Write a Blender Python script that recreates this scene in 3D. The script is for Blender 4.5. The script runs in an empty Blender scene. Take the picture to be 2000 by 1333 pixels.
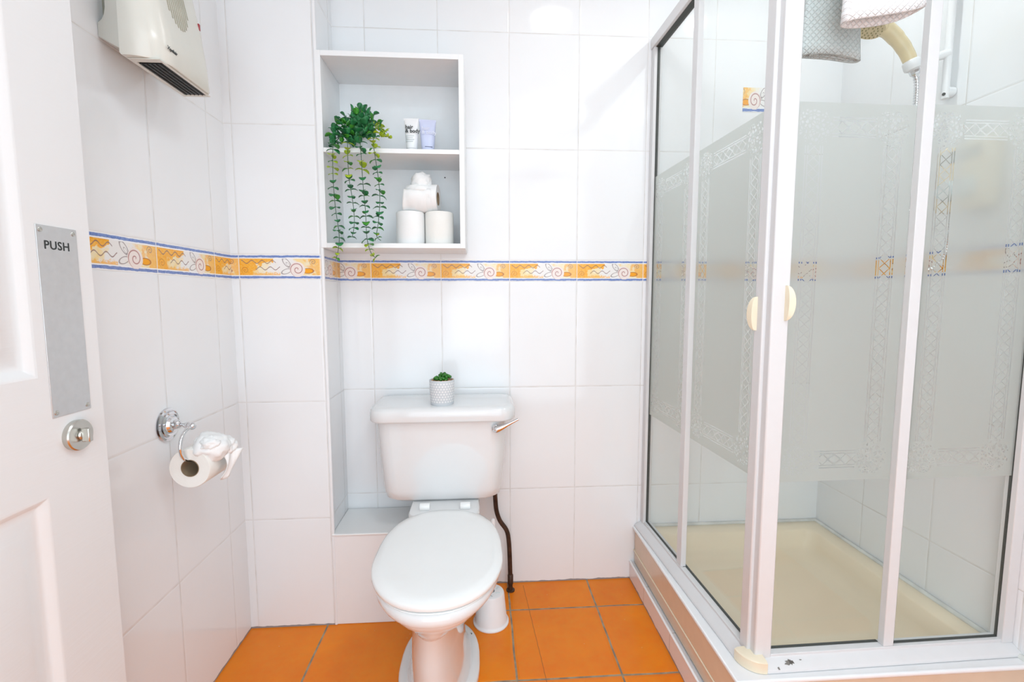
import bpy, bmesh, math, random
from mathutils import Matrix, Vector, noise
R = math.radians
PI = math.pi
random.seed(7)
scene = bpy.context.scene
COL = scene.collection

# ------------------------------------------------------------------ camera
cam_d = bpy.data.cameras.new('camera')
cam = bpy.data.objects.new('camera', cam_d); COL.objects.link(cam)
cam.location = (0, -1.74375, 1.11238)
FW = Vector((math.sin(R(3.7052)) * math.cos(R(5.3088)), math.cos(R(3.7052)) * math.cos(R(5.3088)), -math.sin(R(5.3088))))
q = FW.to_track_quat('-Z', 'Y').to_matrix().to_4x4()
cam.matrix_world = Matrix.Translation(cam.location) @ q @ Matrix.Rotation(R(-0.1023), 4, 'Z')
cam_d.sensor_width = 36; cam_d.lens = 36 * 920.28 / 2000
cam_d.clip_start = 0.02
scene.camera = cam

# ------------------------------------------------------------------ light & exposure
scene.view_settings.view_transform = 'Standard'
scene.view_settings.look = 'None'
scene.view_settings.gamma = 1
scene.view_settings.use_curve_mapping = False
scene.view_settings.exposure = 0.04
world = bpy.data.worlds.new('world'); scene.world = world
world.use_nodes = True
world.node_tree.nodes['Background'].inputs[0].default_value = (0.9, 0.95, 1, 1)
world.node_tree.nodes['Background'].inputs[1].default_value = 0.3

def area(name, loc, target, sx, sy, power, color, shape='RECTANGLE'):
    l = bpy.data.lights.new(name, 'AREA'); l.shape = shape; l.size = sx
    if shape in ('RECTANGLE', 'ELLIPSE'): l.size_y = sy
    l.energy = power; l.color = color
    o = bpy.data.objects.new(name, l); COL.objects.link(o)
    o.location = loc
    o.rotation_euler = (Vector(target) - Vector(loc)).to_track_quat('-Z', 'Y').to_euler()
    return o
LAMP_A = (0.45, -1.35, 2.33)
area('lamp_light', (LAMP_A[0], LAMP_A[1], 2.262), (0.45, -1.35, 0), 0.42, 0.42, 6.0, (0.84, 0.95, 1.0), 'DISK')
area('spot_light', (0.31, -0.42, 2.30), (0.31, -0.42, 0), 0.16, 0.16, 0.25, (0.87, 0.965, 1.0), 'DISK')
area('shower_fill', (0.962, -0.42, 2.325), (0.962, -0.42, 0), 0.06, 0.06, 2.3, (0.92, 0.975, 1.0), 'DISK')  # added lamp that lifts the light inside the shower
area('hall_fill', (0.1, -2.75, 1.15), (0.1, 0, 1.15), 1.8, 2.1, 28, (0.75, 0.90, 1.0))  # large fill panel added behind the camera
area('hall_patch_fill', (-0.04, -2.70, 0.86), (-0.04, 0, 0.86), 0.52, 0.50, 2.0, (0.85, 0.94, 1.0))  # added panel, mirrored as a bright patch in the back wall tiles
area('hall_overhead_fill', (0.3, -2.2, 2.3), (0.2, -1.6, 0.0), 1.2, 0.7, 6, (0.80, 0.93, 1.0))  # soft overhead fill added behind the camera

# ------------------------------------------------------------------ node expression helper
class G:
    """A material node tree with operator arithmetic."""
    def __init__(s, name):
        s.m = bpy.data.materials.new(name); s.m.use_nodes = True
        s.t = s.m.node_tree; s.t.nodes.clear()
        s.out = s.t.nodes.new('ShaderNodeOutputMaterial')
    def n(s, ty, **kw):
        x = s.t.nodes.new(ty)
        for k, v in kw.items(): setattr(x, k, v)
        return x
    def put(s, sock, v):
        if isinstance(v, E): s.t.links.new(v.s, sock)
        elif hasattr(v, 'is_output'): s.t.links.new(v, sock)
        elif isinstance(v, (tuple, list)):
            v = tuple(v)
            sock.default_value = v + (1,) if (len(v) == 3 and sock.type == 'RGBA') else v
        else: sock.default_value = v
    def math(s, op, a, b=None, c=None, clamp=False):
        x = s.n('ShaderNodeMath', operation=op, use_clamp=clamp)
        s.put(x.inputs[0], a)
        if b is not None: s.put(x.inputs[1], b)
        if c is not None: s.put(x.inputs[2], c)
        return E(s, x.outputs[0])
    def coord(s, kind='Object'):
        tc = s.n('ShaderNodeTexCoord'); sp = s.n('ShaderNodeSeparateXYZ')
        s.t.links.new(tc.outputs[kind], sp.inputs[0])
        s.vec = tc.outputs[kind]
        return [E(s, o) for o in sp.outputs]
    def noise(s, scale, detail=2, rough=0.5, vec=None, dist=0.0):
        x = s.n('ShaderNodeTexNoise'); x.inputs['Scale'].default_value = scale
        x.inputs['Detail'].default_value = detail; x.inputs['Roughness'].default_value = rough
        x.inputs['Distortion'].default_value = dist
        s.t.links.new(vec or s.vec, x.inputs['Vector'])
        return E(s, x.outputs[0])
    def voro(s, scale, feature='F1', vec=None):
        x = s.n('ShaderNodeTexVoronoi', feature=feature); x.inputs['Scale'].default_value = scale
        s.t.links.new(vec or s.vec, x.inputs['Vector'])
        return E(s, x.outputs['Distance'])
    def comb(s, x, y, z):
        c = s.n('ShaderNodeCombineXYZ')
        for i, v in enumerate((x, y, z)): s.put(c.inputs[i], v)
        return c.outputs[0]
    def mix(s, f, a, b):
        x = s.n('ShaderNodeMix', data_type='RGBA')
        s.put(x.inputs[0], f); s.put(x.inputs[6], a); s.put(x.inputs[7], b)
        return x.outputs[2]
    def bump(s, h, strength=0.5, dist=0.001):
        x = s.n('ShaderNodeBump'); x.inputs['Strength'].default_value = strength
        x.inputs['Distance'].default_value = dist; s.put(x.inputs['Height'], h)
        return x.outputs[0]
    def pbr(s, color, rough=0.5, metal=0.0, normal=None, spec=0.5, emis=None, estr=0, coat=0.0, sss=0.0):
        x = s.n('ShaderNodeBsdfPrincipled')
        s.put(x.inputs['Base Color'], color); s.put(x.inputs['Roughness'], rough); s.put(x.inputs['Metallic'], metal)
        x.inputs['Specular IOR Level'].default_value = spec
        x.inputs['Coat Weight'].default_value = coat
        if sss:
            x.inputs['Subsurface Weight'].default_value = sss
            x.inputs['Subsurface Radius'].default_value = (0.01, 0.01, 0.01)
        if emis: s.put(x.inputs['Emission Color'], emis); x.inputs['Emission Strength'].default_value = estr
        if normal is not None: s.put(x.inputs['Normal'], normal)
        return x.outputs[0]
    def end(s, shader):
        s.t.links.new(shader, s.out.inputs[0]); return s.m
class E:
    def __init__(s, g, sock): s.g = g; s.s = sock
    def _b(s, op, o, rev=False): return s.g.math(op, o, s) if rev else s.g.math(op, s, o)
    def __add__(s, o): return s._b('ADD', o)
    __radd__ = __add__
    def __sub__(s, o): return s._b('SUBTRACT', o)
    def __rsub__(s, o): return s._b('SUBTRACT', o, True)
    def __mul__(s, o): return s._b('MULTIPLY', o)
    __rmul__ = __mul__
    def __truediv__(s, o): return s._b('DIVIDE', o)
    def __lt__(s, o): return s._b('LESS_THAN', o)
    def __gt__(s, o): return s._b('GREATER_THAN', o)
    def abs(s): return s.g.math('ABSOLUTE', s)
    def fract(s): return s.g.math('FRACT', s)
    def sin(s): return s.g.math('SINE', s)
    def sqrt(s): return s.g.math('SQRT', s)
    def max(s, o): return s.g.math('MAXIMUM', s, o)
    def min(s, o): return s.g.math('MINIMUM', s, o)
    def atan2(s, o): return s.g.math('ARCTAN2', s, o)
    def clamp(s): return s.g.math('ADD', s, 0.0, clamp=True)
    def inv(s): return 1.0 - s
def between(v, a, b): return (v > a) * (v < b)
def ramp(v, a, b):     # smooth 0..1 from a to b
    return ((v - a) / (b - a)).clamp()

# ------------------------------------------------------------------ materials
def simple(name, color, rough=0.4, metal=0.0, noise_amt=0.03, nscale=30, bump=0.0, bscale=200, spec=0.5, coat=0.0, sss=0.0):
    g = G(name); g.coord()
    nz = g.noise(nscale, 3)
    dark = tuple(c * (1 - noise_amt * 2) for c in color)
    col = g.mix(ramp(nz, 0.3, 0.7), color, dark)
    nrm = g.bump(g.noise(bscale, 2), bump, 0.0006) if bump else None
    return g.end(g.pbr(col, rough, metal, nrm, spec=spec, coat=coat, sss=sss))

def border_art(g, u, v, seed=0.0):
    """hand painted border tile: blue bands, orange wash, waves, shells. u,v in 0..1"""
    x = u * 3.23
    pv = g.comb(x, v, seed)
    n1 = g.noise(1.7, 3, 0.6, pv); n2 = g.noise(5, 2, 0.5, pv); n3 = g.noise(16, 2, 0.6, pv)
    cream = (0.93, 0.72, 0.36); orange = (0.93, 0.40, 0.035); white = (0.88, 0.86, 0.84)
    # wash of colour
    w = ramp(n1 + n3 * 0.06, 0.42, 0.56)
    col = g.mix(w, (0.92, 0.82, 0.60), cream)
    mid = ramp(0.34 - (u - 0.52).abs() + (n2 - 0.5) * 0.35, 0.12, 0.22)
    col = g.mix(mid, col, white)
    oa = ramp(0.20 - u + (n2 - 0.5) * 0.25, 0.0, 0.03)
    ob = ramp(v - 0.62 + (0.36 - u) * 0.7 + (n2 - 0.5) * 0.5, 0.0, 0.04) * (u < 0.42)
    oc = ramp(u - 0.80 + (v - 0.6) * 0.12 + (n2 - 0.5) * 0.5, 0.0, 0.08)
    od = ramp(0.28 - v + (n3 - 0.5) * 0.4, 0.0, 0.06) * (1.0 - u > 0.5)
    om = oa.max(ob).max(oc * 0.7).max(od * 0.8)
    tone = g.mix(ramp(n3, 0.35, 0.65), orange, (0.95, 0.52, 0.09))
    col = g.mix(om, col, tone)
    # waves
    def wave(v0, a0, a1, ph):
        y = v - v0 - (x * 15.5 + ph).sin() * 0.062
        return (y.abs() < 0.019) * between(u, a0, a1)
    wv = wave(0.70, 0.03, 0.45, 0.0).max(wave(0.44, 0.20, 0.50, 1.4))
    ink = (0.28, 0.16, 0.15)
    col = g.mix(wv * 0.8, col, ink)
    def rot(cx, cy, ang):
        dx = x - cx; dy = v - cy; c, s_ = math.cos(ang), math.sin(ang)
        return dx * c + dy * s_, dy * c - dx * s_
    def spiral(cx, cy, r0, pitch, wd):
        dx = x - cx; dy = v - cy
        r = (dx * dx + dy * dy).sqrt(); th = dy.atan2(dx) / (2 * PI)
        f = (r / pitch - th).fract()
        return (f < wd) * (r < r0), r
    def ring(cx, cy, a, b, ang, t):
        p, q_ = rot(cx, cy, ang)
        d = ((p / a) * (p / a) + (q_ / b) * (q_ / b)).sqrt()
        return ((d - 1.0).abs() < t), d < 1.0
    # petals
    for cx, cy, a, b, ang in ((1.88, 0.67, 0.22, 0.10, -0.9), (1.86, 0.32, 0.20, 0.09, 0.35), (1.93, 0.60, 0.10, 0.04, -0.9)):
        l, ins = ring(cx, cy, a, b, ang, 0.15)
        col = g.mix(ins * 0.5, col, white); col = g.mix(l * 0.75, col, (0.30, 0.24, 0.24))
    l, ins = ring(2.72, 0.34, 0.22, 0.10, 0.0, 0.14)
    col = g.mix(ins, col, orange); col = g.mix(l * 0.8, col, (0.45, 0.16, 0.06))
    s1, r1 = spiral(2.30, 0.40, 0.29, 0.17, 0.22)
    col = g.mix((r1 < 0.31), col, (0.90, 0.80, 0.76))
    col = g.mix(s1 * 0.8, col, (0.42, 0.16, 0.15))
    s2, r2 = spiral(2.93, 0.70, 0.13, 0.075, 0.28)
    col = g.mix(s2 * 0.85, col, (0.25, 0.20, 0.22))
    s3, r3 = spiral(0.24, 0.36, 0.15, 0.085, 0.30)
    col = g.mix(s3 * 0.7, col, (0.55, 0.20, 0.05))
    # white rims & blue bands
    field = between(v, 0.165, 0.835)
    shell_over = (r1 < 0.31) * (v > 0.10)
    wob = (n2 - 0.5) * 0.05
    blue = between(v + wob, 0.035, 0.125).max(between(v + wob, 0.88, 0.965))
    bcol = g.mix(ramp(n3, 0.3, 0.7), (0.14, 0.22, 0.52), (0.24, 0.33, 0.62))
    edge = g.mix(blue, (0.90, 0.90, 0.92), bcol)
    return g.mix(field.max(shell_over), edge, col)

ZT, ZU = 1.1704, 1.2478
ROWS = (-0.395 + 0.38, 0.380, 0.7753, 1.6429, 2.0380)
def tile_mat(name, axis, off, sign=1, tint=(0.89, 0.895, 0.905), edge_dirt=True):
    g = G(name); X = g.coord(); h = X[axis]; z = X[2]
    t = (h - off) / (0.25 * sign)
    u = t.fract()
    wob = g.noise(9, 2)
    gd = (u - 0.5).abs()                                   # .5 at joint
    jv = ramp(gd, 0.4925, 0.4965)
    jd = None
    for r in ROWS + (ZT, ZU):
        d = (z - r).abs()
        jd = d if jd is None else jd.min(d)
    jh = 1.0 - ramp(jd, 0.0008, 0.0019)
    j = jv.max(jh)
    v = (z - ZT) / (ZU - ZT)
    inb = between(v, 0.0, 1.0)
    art = border_art(g, u, v, off)
    base = g.mix(ramp(wob, 0.35, 0.65), tint, tuple(c * 0.992 for c in tint))
    col = g.mix(inb, base, art)
    grout = g.mix(ramp(g.noise(14, 3), 0.45, 0.62), (0.76, 0.745, 0.72), (0.62, 0.59, 0.55))
    grout = g.mix(inb, grout, (0.88, 0.88, 0.88))
    col = g.mix(j * 0.75, col, grout)
    if edge_dirt:
        dirt = (z < g.noise(25, 2) * 0.011) * 0.85
        col = g.mix(dirt, col, (0.20, 0.19, 0.19))
    hgt = (1.0 - ramp(gd, 0.480, 0.497)).min(ramp(jd, 0.0, 0.005)) * 1.0
    cush = g.bump(hgt + g.noise(5, 2) * 0.6, 0.55, 0.0012)
    return g.end(g.pbr(col, j * 0.5 + 0.09, 0, cush, spec=0.36))

M = {}
M['tile_back'] = tile_mat('tile_back', 0, 0.1044)
M['tile_front'] = tile_mat('tile_pier', 0, -0.7585)
M['tile_left'] = tile_mat('tile_left', 1, -0.537)
M['tile_right'] = tile_mat('tile_right', 1, -0.2210, -1)
M['paint'] = simple('white_paint', (0.86, 0.86, 0.86), 0.5)
M['ceil'] = simple('ceiling_paint', (0.88, 0.88, 0.88), 0.8)

def floor_mat():
    g = G('terracotta_floor'); X = g.coord()
    u = ((X[0] - 0.4067) / 0.3122); v = ((X[1] + 0.162) / 0.3114)
    wx = (g.noise(7, 2) - 0.5) * 0.02
    du = ((u + wx + 0.5).fract() - 0.5).abs(); dv = ((v + wx + 0.5).fract() - 0.5).abs()
    d = du.min(dv)
    grout = 1.0 - ramp(d + (g.noise(60, 2) - 0.5) * 0.004, 0.008, 0.012)
    # each tile its own tone
    wn = g.n('ShaderNodeTexWhiteNoise', noise_dimensions='2D')
    fu = g.math('FLOOR', u); fv = g.math('FLOOR', v)
    g.t.links.new(g.comb(fu, fv, 0.0), wn.inputs['Vector'])
    tv = E(g, wn.outputs[0])
    n1 = g.noise(6, 5, 0.6); n2 = g.noise(45, 4, 0.6)
    c = g.mix(ramp(n1, 0.3, 0.7), (0.98, 0.270, 0.005), (0.88, 0.190, 0.004))
    c = g.mix(ramp(n2, 0.35, 0.75) * 0.35, c, (0.84, 0.32, 0.03))
    c = g.mix(tv * 0.3, c, (0.66, 0.19, 0.012))
    specks = (g.voro(38) < 0.045) * (g.noise(11, 1) > 0.55)
    c = g.mix(specks * 0.7, c, (0.9, 0.7, 0.45))
    # crack line
    ck = ((X[0] - 0.1535 + (X[1] + 0.026) * 0.061 + (g.noise(30, 2) - 0.5) * 0.004).abs() < 0.0011) * between(X[1], -0.70, -0.02)
    c = g.mix(ck * 0.7, c, (0.30, 0.09, 0.02))
    gc = g.mix(ramp(g.noise(30, 3), 0.4, 0.6), (0.40, 0.32, 0.22), (0.25, 0.20, 0.15))
    c = g.mix(grout, c, gc)
    b = g.bump(ramp(d, 0.004, 0.03) + n2 * 0.12, 0.7, 0.002)
    return g.end(g.pbr(c, grout * 0.4 + 0.25 + n2 * 0.1, 0, b, spec=0.3))
M['floor'] = floor_mat()
M['ceramic'] = simple('white_ceramic', (0.79, 0.79, 0.79), 0.06, noise_amt=0.004, coat=0.3)
M['lid'] = simple('white_toilet_seat_plastic', (0.88, 0.88, 0.87), 0.14, noise_amt=0.004)
M['white_plastic'] = simple('white_plastic', (0.88, 0.88, 0.89), 0.3, noise_amt=0.01)
M['laminate'] = simple('white_laminate', (0.90, 0.905, 0.91), 0.35, noise_amt=0.01)
M['laminate_back'] = simple('white_laminate_back', (0.90, 0.915, 0.925), 0.35, noise_amt=0.01)
M['frame'] = simple('white_powder_coated_frame', (0.75, 0.745, 0.75), 0.28, noise_amt=0.01)
M['gasket'] = simple('dark_rubber_gasket', (0.06, 0.065, 0.06), 0.6)
M['seal'] = simple('grey_seal_strip', (0.50, 0.50, 0.47), 0.4)
M['caulk'] = simple('white_sealant', (0.80, 0.80, 0.76), 0.5, noise_amt=0.12, nscale=18)
M['chrome'] = simple('chrome', (0.75, 0.76, 0.78), 0.08, 1.0, noise_amt=0.02)
M['nickel'] = simple('brushed_nickel', (0.60, 0.59, 0.55), 0.25, 1.0, noise_amt=0.05, nscale=60)
M['plate'] = simple('satin_aluminium', (0.66, 0.67, 0.68), 0.42, 0.75, noise_amt=0.03, nscale=80)
M['ink'] = simple('black_print', (0.02, 0.025, 0.025), 0.5)
M['heater'] = simple('ivory_plastic', (0.72, 0.705, 0.64), 0.22, noise_amt=0.01)
M['black'] = simple('black_grille', (0.006, 0.006, 0.006), 0.4)
M['slat'] = simple('grey_grille_slot', (0.42, 0.39, 0.30), 0.5)
M['red'] = simple('red_indicator', (0.35, 0.02, 0.03), 0.2)
M['cream'] = simple('cream_plastic', (0.86, 0.76, 0.58), 0.25, noise_amt=0.02)
M['yellowed'] = simple('yellowed_cream_plastic', (0.84, 0.70, 0.43), 0.25, noise_amt=0.05)
M['tray'] = simple('cream_shower_tray', (0.94, 0.80, 0.60), 0.14, noise_amt=0.02, nscale=6)
M['skirt'] = simple('beige_tray_skirt', (0.76, 0.60, 0.45), 0.25, noise_amt=0.02)
M['copper'] = simple('tarnished_copper', (0.085, 0.042, 0.025), 0.45, 0.4, noise_amt=0.3, nscale=40)
M['paper'] = simple('tissue_paper', (0.90, 0.895, 0.885), 0.9, noise_amt=0.01, bump=0.4, bscale=350, spec=0.1)
M['paper_cream'] = simple('cream_tissue_paper', (0.90, 0.885, 0.84), 0.9, noise_amt=0.01, bump=0.4, bscale=350, spec=0.1)
M['core'] = simple('cardboard_core', (0.33, 0.24, 0.15), 0.9, noise_amt=0.05)
M['leaf_dark'] = simple('dark_green_leaf', (0.035, 0.27, 0.085), 0.4, noise_amt=0.25, nscale=50)
M['leaf_mid'] = simple('mid_green_leaf', (0.06, 0.34, 0.03), 0.4, noise_amt=0.2, nscale=50)
M['leaf_lime'] = simple('lime_green_leaf', (0.48, 0.66, 0.02), 0.4, noise_amt=0.2, nscale=50)
M['stem'] = simple('green_stem', (0.03, 0.10, 0.03), 0.5)
M['succulent'] = simple('succulent_green', (0.04, 0.24, 0.02), 0.35, noise_amt=0.3, nscale=120)
M['gravel'] = simple('beige_gravel', (0.66, 0.40, 0.22), 0.9, noise_amt=0.3, nscale=300, bump=1, bscale=500)
M['tube_white'] = simple('white_tube', (0.88, 0.89, 0.90), 0.35, noise_amt=0.01)
M['tube_lilac'] = simple('lilac_tube', (0.66, 0.70, 0.90), 0.35, noise_amt=0.02)
M['tube_grey'] = simple('pale_grey_print', (0.66, 0.72, 0.72), 0.4)
M['tube_pale'] = simple('pale_lilac_print', (0.78, 0.80, 0.93), 0.4)

def door_mat():
    g = G('white_grained_door'); X = g.coord()
    v = g.comb(X[0] * 3.0, X[1] * 5.0, X[2] * 110.0)
    b = g.bump(g.noise(1.0, 4, 0.6, v), 0.35, 0.0009)
    return g.end(g.pbr((0.82, 0.815, 0.815), 0.32, 0, b))
M['door'] = door_mat()

def pot_mat():
    g = G('dashed_white_pot'); X = g.coord()
    th = X[1].atan2(X[0]) / (2 * PI) * 26
    zz = X[2] / 0.0085
    row = g.math('FLOOR', zz)
    dash = ((th + row * 0.5).fract() - 0.5).abs() < 0.28
    band = (zz.fract() - 0.5).abs() < 0.30
    m = dash * band * (X[2] > 0.008) * (X[2] < 0.078)
    col = g.mix(m, (0.62, 0.65, 0.68), (0.85, 0.86, 0.86))
    return g.end(g.pbr(col, 0.6, 0, g.bump(m, 0.6, 0.001)))
M['pot'] = pot_mat()

def towel_mat(name, color, quilt):
    g = G(name); X = g.coord()
    if quilt:
        a = ((X[0] + X[2]) * 72).fract(); b_ = ((X[0] - X[2]) * 72).fract()
        q_ = ((a - 0.5).abs().max((b_ - 0.5).abs())) * 2
        hgt = (1.0 - ramp(q_, 0.7, 1.0)) + g.noise(900, 2) * 0.3
        bm_ = g.bump(hgt, 0.7, 0.0022)
        col = g.mix(ramp(q_, 0.8, 1.0) * 0.35, color, tuple(min(1, c * 1.2) for c in color))
    else:
        hgt = g.voro(150) * 2 + g.noise(600, 3)
        bm_ = g.bump(hgt, 0.9, 0.004); col = color
    return g.end(g.pbr(col, 0.95, 0, bm_, spec=0.1))
M['towel_white'] = towel_mat('white_terry', (0.92, 0.91, 0.91), True)
M['towel_grey'] = towel_mat('grey_waffle', (0.66, 0.68, 0.68), True)

def glass_clear(g, tint=(0.975, 0.985, 0.978)):
    tr = g.n('ShaderNodeBsdfTransparent'); tr.inputs[0].default_value = (*tint, 1)
    gl = g.n('ShaderNodeBsdfGlossy'); gl.inputs['Roughness'].default_value = 0.0
    lw = g.n('ShaderNodeLayerWeight'); lw.inputs[0].default_value = 0.5
    fc = E(g, lw.outputs['Facing']); f5 = g.math('POWER', fc, 5.0) * 0.5 + 0.025
    mx = g.n('ShaderNodeMixShader')
    g.t.links.new(f5.s, mx.inputs[0])
    g.t.links.new(tr.outputs[0], mx.inputs[1]); g.t.links.new(gl.outputs[0], mx.inputs[2])
    return mx.outputs[0]
gg = G('clear_glass'); M['glass'] = gg.end(glass_clear(gg))

def frost_mat(hw, zlo, zhi):
    """etched pane in the pane's own coordinates: x across (centre 0), z up from the floor"""
    g = G('etched_glass'); X = g.coord(); x = X[0]; z = X[2]
    zc = (zlo + zhi) / 2; hh = (zhi - zlo) / 2
    m = 0.030; B = 0.045; C = 0.064
    a = (hw - m) - x.abs(); b = (hh - m) - (z - zc).abs()
    def band(d, e, along, period):
        # d distance inside the outer line, e distance along, clear only outside the corners
        L = ((d - 0.002).abs() < 0.0015).max((d - 0.008).abs() < 0.0013).max((d - (B - 0.002)).abs() < 0.0015).max((d - (B - 0.008)).abs() < 0.0013)
        t = (d - 0.009) / (B - 0.018)
        s_ = g.math('PINGPONG', along / period, 1.0)
        lat = ((s_ - t).abs() < 0.055).max((s_ - (1.0 - t)).abs() < 0.055) * between(t, 0.0, 1.0)
        return L.max(lat) * (e > C) * between(d, 0.0, B)
    bv = band(a, b, z - zc, 0.0235)
    bh = band(b, a, x, 0.0300)
    dm = (x.abs() / 0.018 + ((b - B / 2).abs()) / 0.011)
    dia = ((dm - 1.0).abs() < 0.16)
    corner = between(a, -0.014, C) * between(b, -0.014, C)
    ca = a - 0.022; cb = b - 0.022
    cr = (ca * ca + cb * cb).sqrt()
    vo = g.voro(120, 'DISTANCE_TO_EDGE', g.comb(x, z, 0.0))
    fl = corner * (vo > 0.16) * (cr < 0.040 + (g.noise(60, 2, 0.5, g.comb(x, z, 0.3)) - 0.5) * 0.03)
    clear = bv.max(bh).max(dia).max(fl)
    frost = between(z, zlo, zhi) * (1.0 - clear)
    worn = None
    rf = g.n('ShaderNodeBsdfRefraction'); rf.inputs['IOR'].default_value = 1.18; rf.inputs['Roughness'].default_value = 0.42
    rf.inputs['Color'].default_value = (0.90, 0.925, 0.895, 1)
    tl = g.n('ShaderNodeBsdfTranslucent'); tl.inputs[0].default_value = (0.86, 0.89, 0.85, 1)
    df = g.n('ShaderNodeBsdfDiffuse'); df.inputs[0].default_value = (0.58, 0.61, 0.60, 1)
    m1 = g.n('ShaderNodeMixShader'); m1.inputs[0].default_value = 0.45
    g.t.links.new(tl.outputs[0], m1.inputs[1]); g.t.links.new(df.outputs[0], m1.inputs[2])
    m2 = g.n('ShaderNodeMixShader'); m2.inputs[0].default_value = 0.62
    g.t.links.new(rf.outputs[0], m2.inputs[1]); g.t.links.new(m1.outputs[0], m2.inputs[2])
    tr = g.n('ShaderNodeBsdfTransparent'); tr.inputs[0].default_value = (0.97, 0.98, 0.97, 1)
    m2b = g.n('ShaderNodeMixShader'); m2b.inputs[0].default_value = 0.05
    g.t.links.new(m2.outputs[0], m2b.inputs[1]); g.t.links.new(tr.outputs[0], m2b.inputs[2])
    m3 = g.n('ShaderNodeMixShader')
    g.t.links.new(frost.s, m3.inputs[0]); g.t.links.new(glass_clear(g), m3.inputs[1]); g.t.links.new(m2b.outputs[0], m3.inputs[2])
    return g.end(m3.outputs[0])

# ------------------------------------------------------------------ mesh helpers
WLOC = {}
def bm_new(): return bmesh.new()
def box(bm, x0, x1, y0, y1, z0, z1, mat=0):
    vs = [bm.verts.new((x, y, z)) for x in (x0, x1) for y in (y0, y1) for z in (z0, z1)]
    for f in ((0, 1, 3, 2), (4, 6, 7, 5), (0, 4, 5, 1), (2, 3, 7, 6), (0, 2, 6, 4), (1, 5, 7, 3)):
        fc = bm.faces.new([vs[i] for i in f]); fc.material_index = mat
    return bm
def loft(bm, rings, cap0=True, cap1=True, mat=0, closed=True):
    rv = [[bm.verts.new(p) for p in r] for r in rings]
    n = len(rings[0])
    for a, b in zip(rv, rv[1:]):
        for i in range(n if closed else n - 1):
            j = (i + 1) % n
            f = bm.faces.new((a[i], a[j], b[j], b[i])); f.material_index = mat
    if cap0: bm.faces.new(list(reversed(rv[0]))).material_index = mat
    if cap1: bm.faces.new(rv[-1]).material_index = mat
    return rv
def frame_axes(d):
    d = Vector(d).normalized()
    up = Vector((0, 0, 1)) if abs(d.z) < 0.9 else Vector((1, 0, 0))
    a = d.cross(up).normalized(); b = d.cross(a).normalized()
    return a, b
def lathe(bm, prof, c=(0, 0, 0), axis=(0, 0, 1), n=40, cap=True, mat=0):
    """prof: (radius, distance along axis)"""
    c = Vector(c); d = Vector(axis).normalized(); a, b = frame_axes(d)
    rings = [[c + d * h + (a * math.cos(2 * PI * i / n) + b * math.sin(2 * PI * i / n)) * max(r, 1e-5) for i in range(n)] for r, h in prof]
    return loft(bm, rings, cap, cap, mat)
def tube(bm, pts, r, n=12, mat=0, rad=None):
    pts = [Vector(p) for p in pts]; rings = []
    a0 = None
    for i, p in enumerate(pts):
        d = (pts[min(i + 1, len(pts) - 1)] - pts[max(i - 1, 0)]).normalized()
        if a0 is None: a0, _ = frame_axes(d)
        a = (a0 - d * a0.dot(d)).normalized(); b = d.cross(a); a0 = a
        rr = rad[i] if rad else r
        rings.append([p + (a * math.cos(2 * PI * k / n) + b * math.sin(2 * PI * k / n)) * rr for k in range(n)])
    return loft(bm, rings, True, True, mat)
def smooth_path(pts, k=8):
    pts = [Vector(p) for p in pts]; out = []
    P = [pts[0]] + pts + [pts[-1]]
    for i in range(1, len(P) - 2):
        for s in range(k):
            t = s / k; a, b, c, d = P[i - 1], P[i], P[i + 1], P[i + 2]
            out.append(0.5 * ((2 * b) + (c - a) * t + (2 * a - 5 * b + 4 * c - d) * t * t + (3 * b - a - 3 * c + d) * t ** 3))
    out.append(pts[-1]); return out
def rrect(cx, cy, hx, hy, r, z, n=6, rf=None):
    """rounded rectangle ring in plan; rf = radius for the -y corners"""
    rf = r if rf is None else rf
    out = []
    for sx, sy, a0, rr in ((1, 1, 0, r), (-1, 1, 90, r), (-1, -1, 180, rf), (1, -1, 270, rf)):
        for i in range(n + 1):
            a = R(a0 + 90 * i / n)
            out.append(Vector((cx + sx * (hx - rr) + rr * math.cos(a), cy + sy * (hy - rr) + rr * math.sin(a), z)))
    return out
def obj(name, bm, mats, parent=None, smooth=None, bevel=0, bseg=2, solid=0, subsurf=0, label=None, mw=None):
    """bm is in world coordinates; the object's origin goes to its parent's (or mw's) place"""
    bmesh.ops.recalc_face_normals(bm, faces=bm.faces)
    me = bpy.data.meshes.new(name)
    base = mw if mw is not None else (WLOC[parent.name] if parent is not None else Matrix.Identity(4))
    bm.transform(base.inverted())
    bm.to_mesh(me); bm.free()
    for m in (mats if isinstance(mats, (list, tuple)) else [mats]): me.materials.append(m)
    o = bpy.data.objects.new(name, me); COL.objects.link(o)
    if parent is not None:
        o.parent = parent; o.matrix_basis = WLOC[parent.name].inverted() @ base
    else: o.matrix_basis = base
    WLOC[o.name] = base
    if smooth is not None:
        for p in me.polygons: p.use_smooth = True
        if smooth < 180:
            me.set_sharp_from_angle(angle=R(smooth))
    if bevel:
        b = o.modifiers.new('bevel', 'BEVEL'); b.width = bevel; b.segments = bseg; b.limit_method = 'ANGLE'; b.angle_limit = R(40)
        b.harden_normals = False
        if smooth is None:
            for p in me.polygons: p.use_smooth = True
            me.set_sharp_from_angle(angle=R(35))
    if solid:
        s = o.modifiers.new('solid', 'SOLIDIFY'); s.thickness = solid; s.offset = 0
    if subsurf:
        s = o.modifiers.new('sub', 'SUBSURF'); s.levels = subsurf; s.render_levels = subsurf
    if label: o['label'] = label
    return o
def tag(o, label, cat, group=None):
    o['label'] = label; o['category'] = cat
    if group: o['group'] = group
    return o
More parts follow.
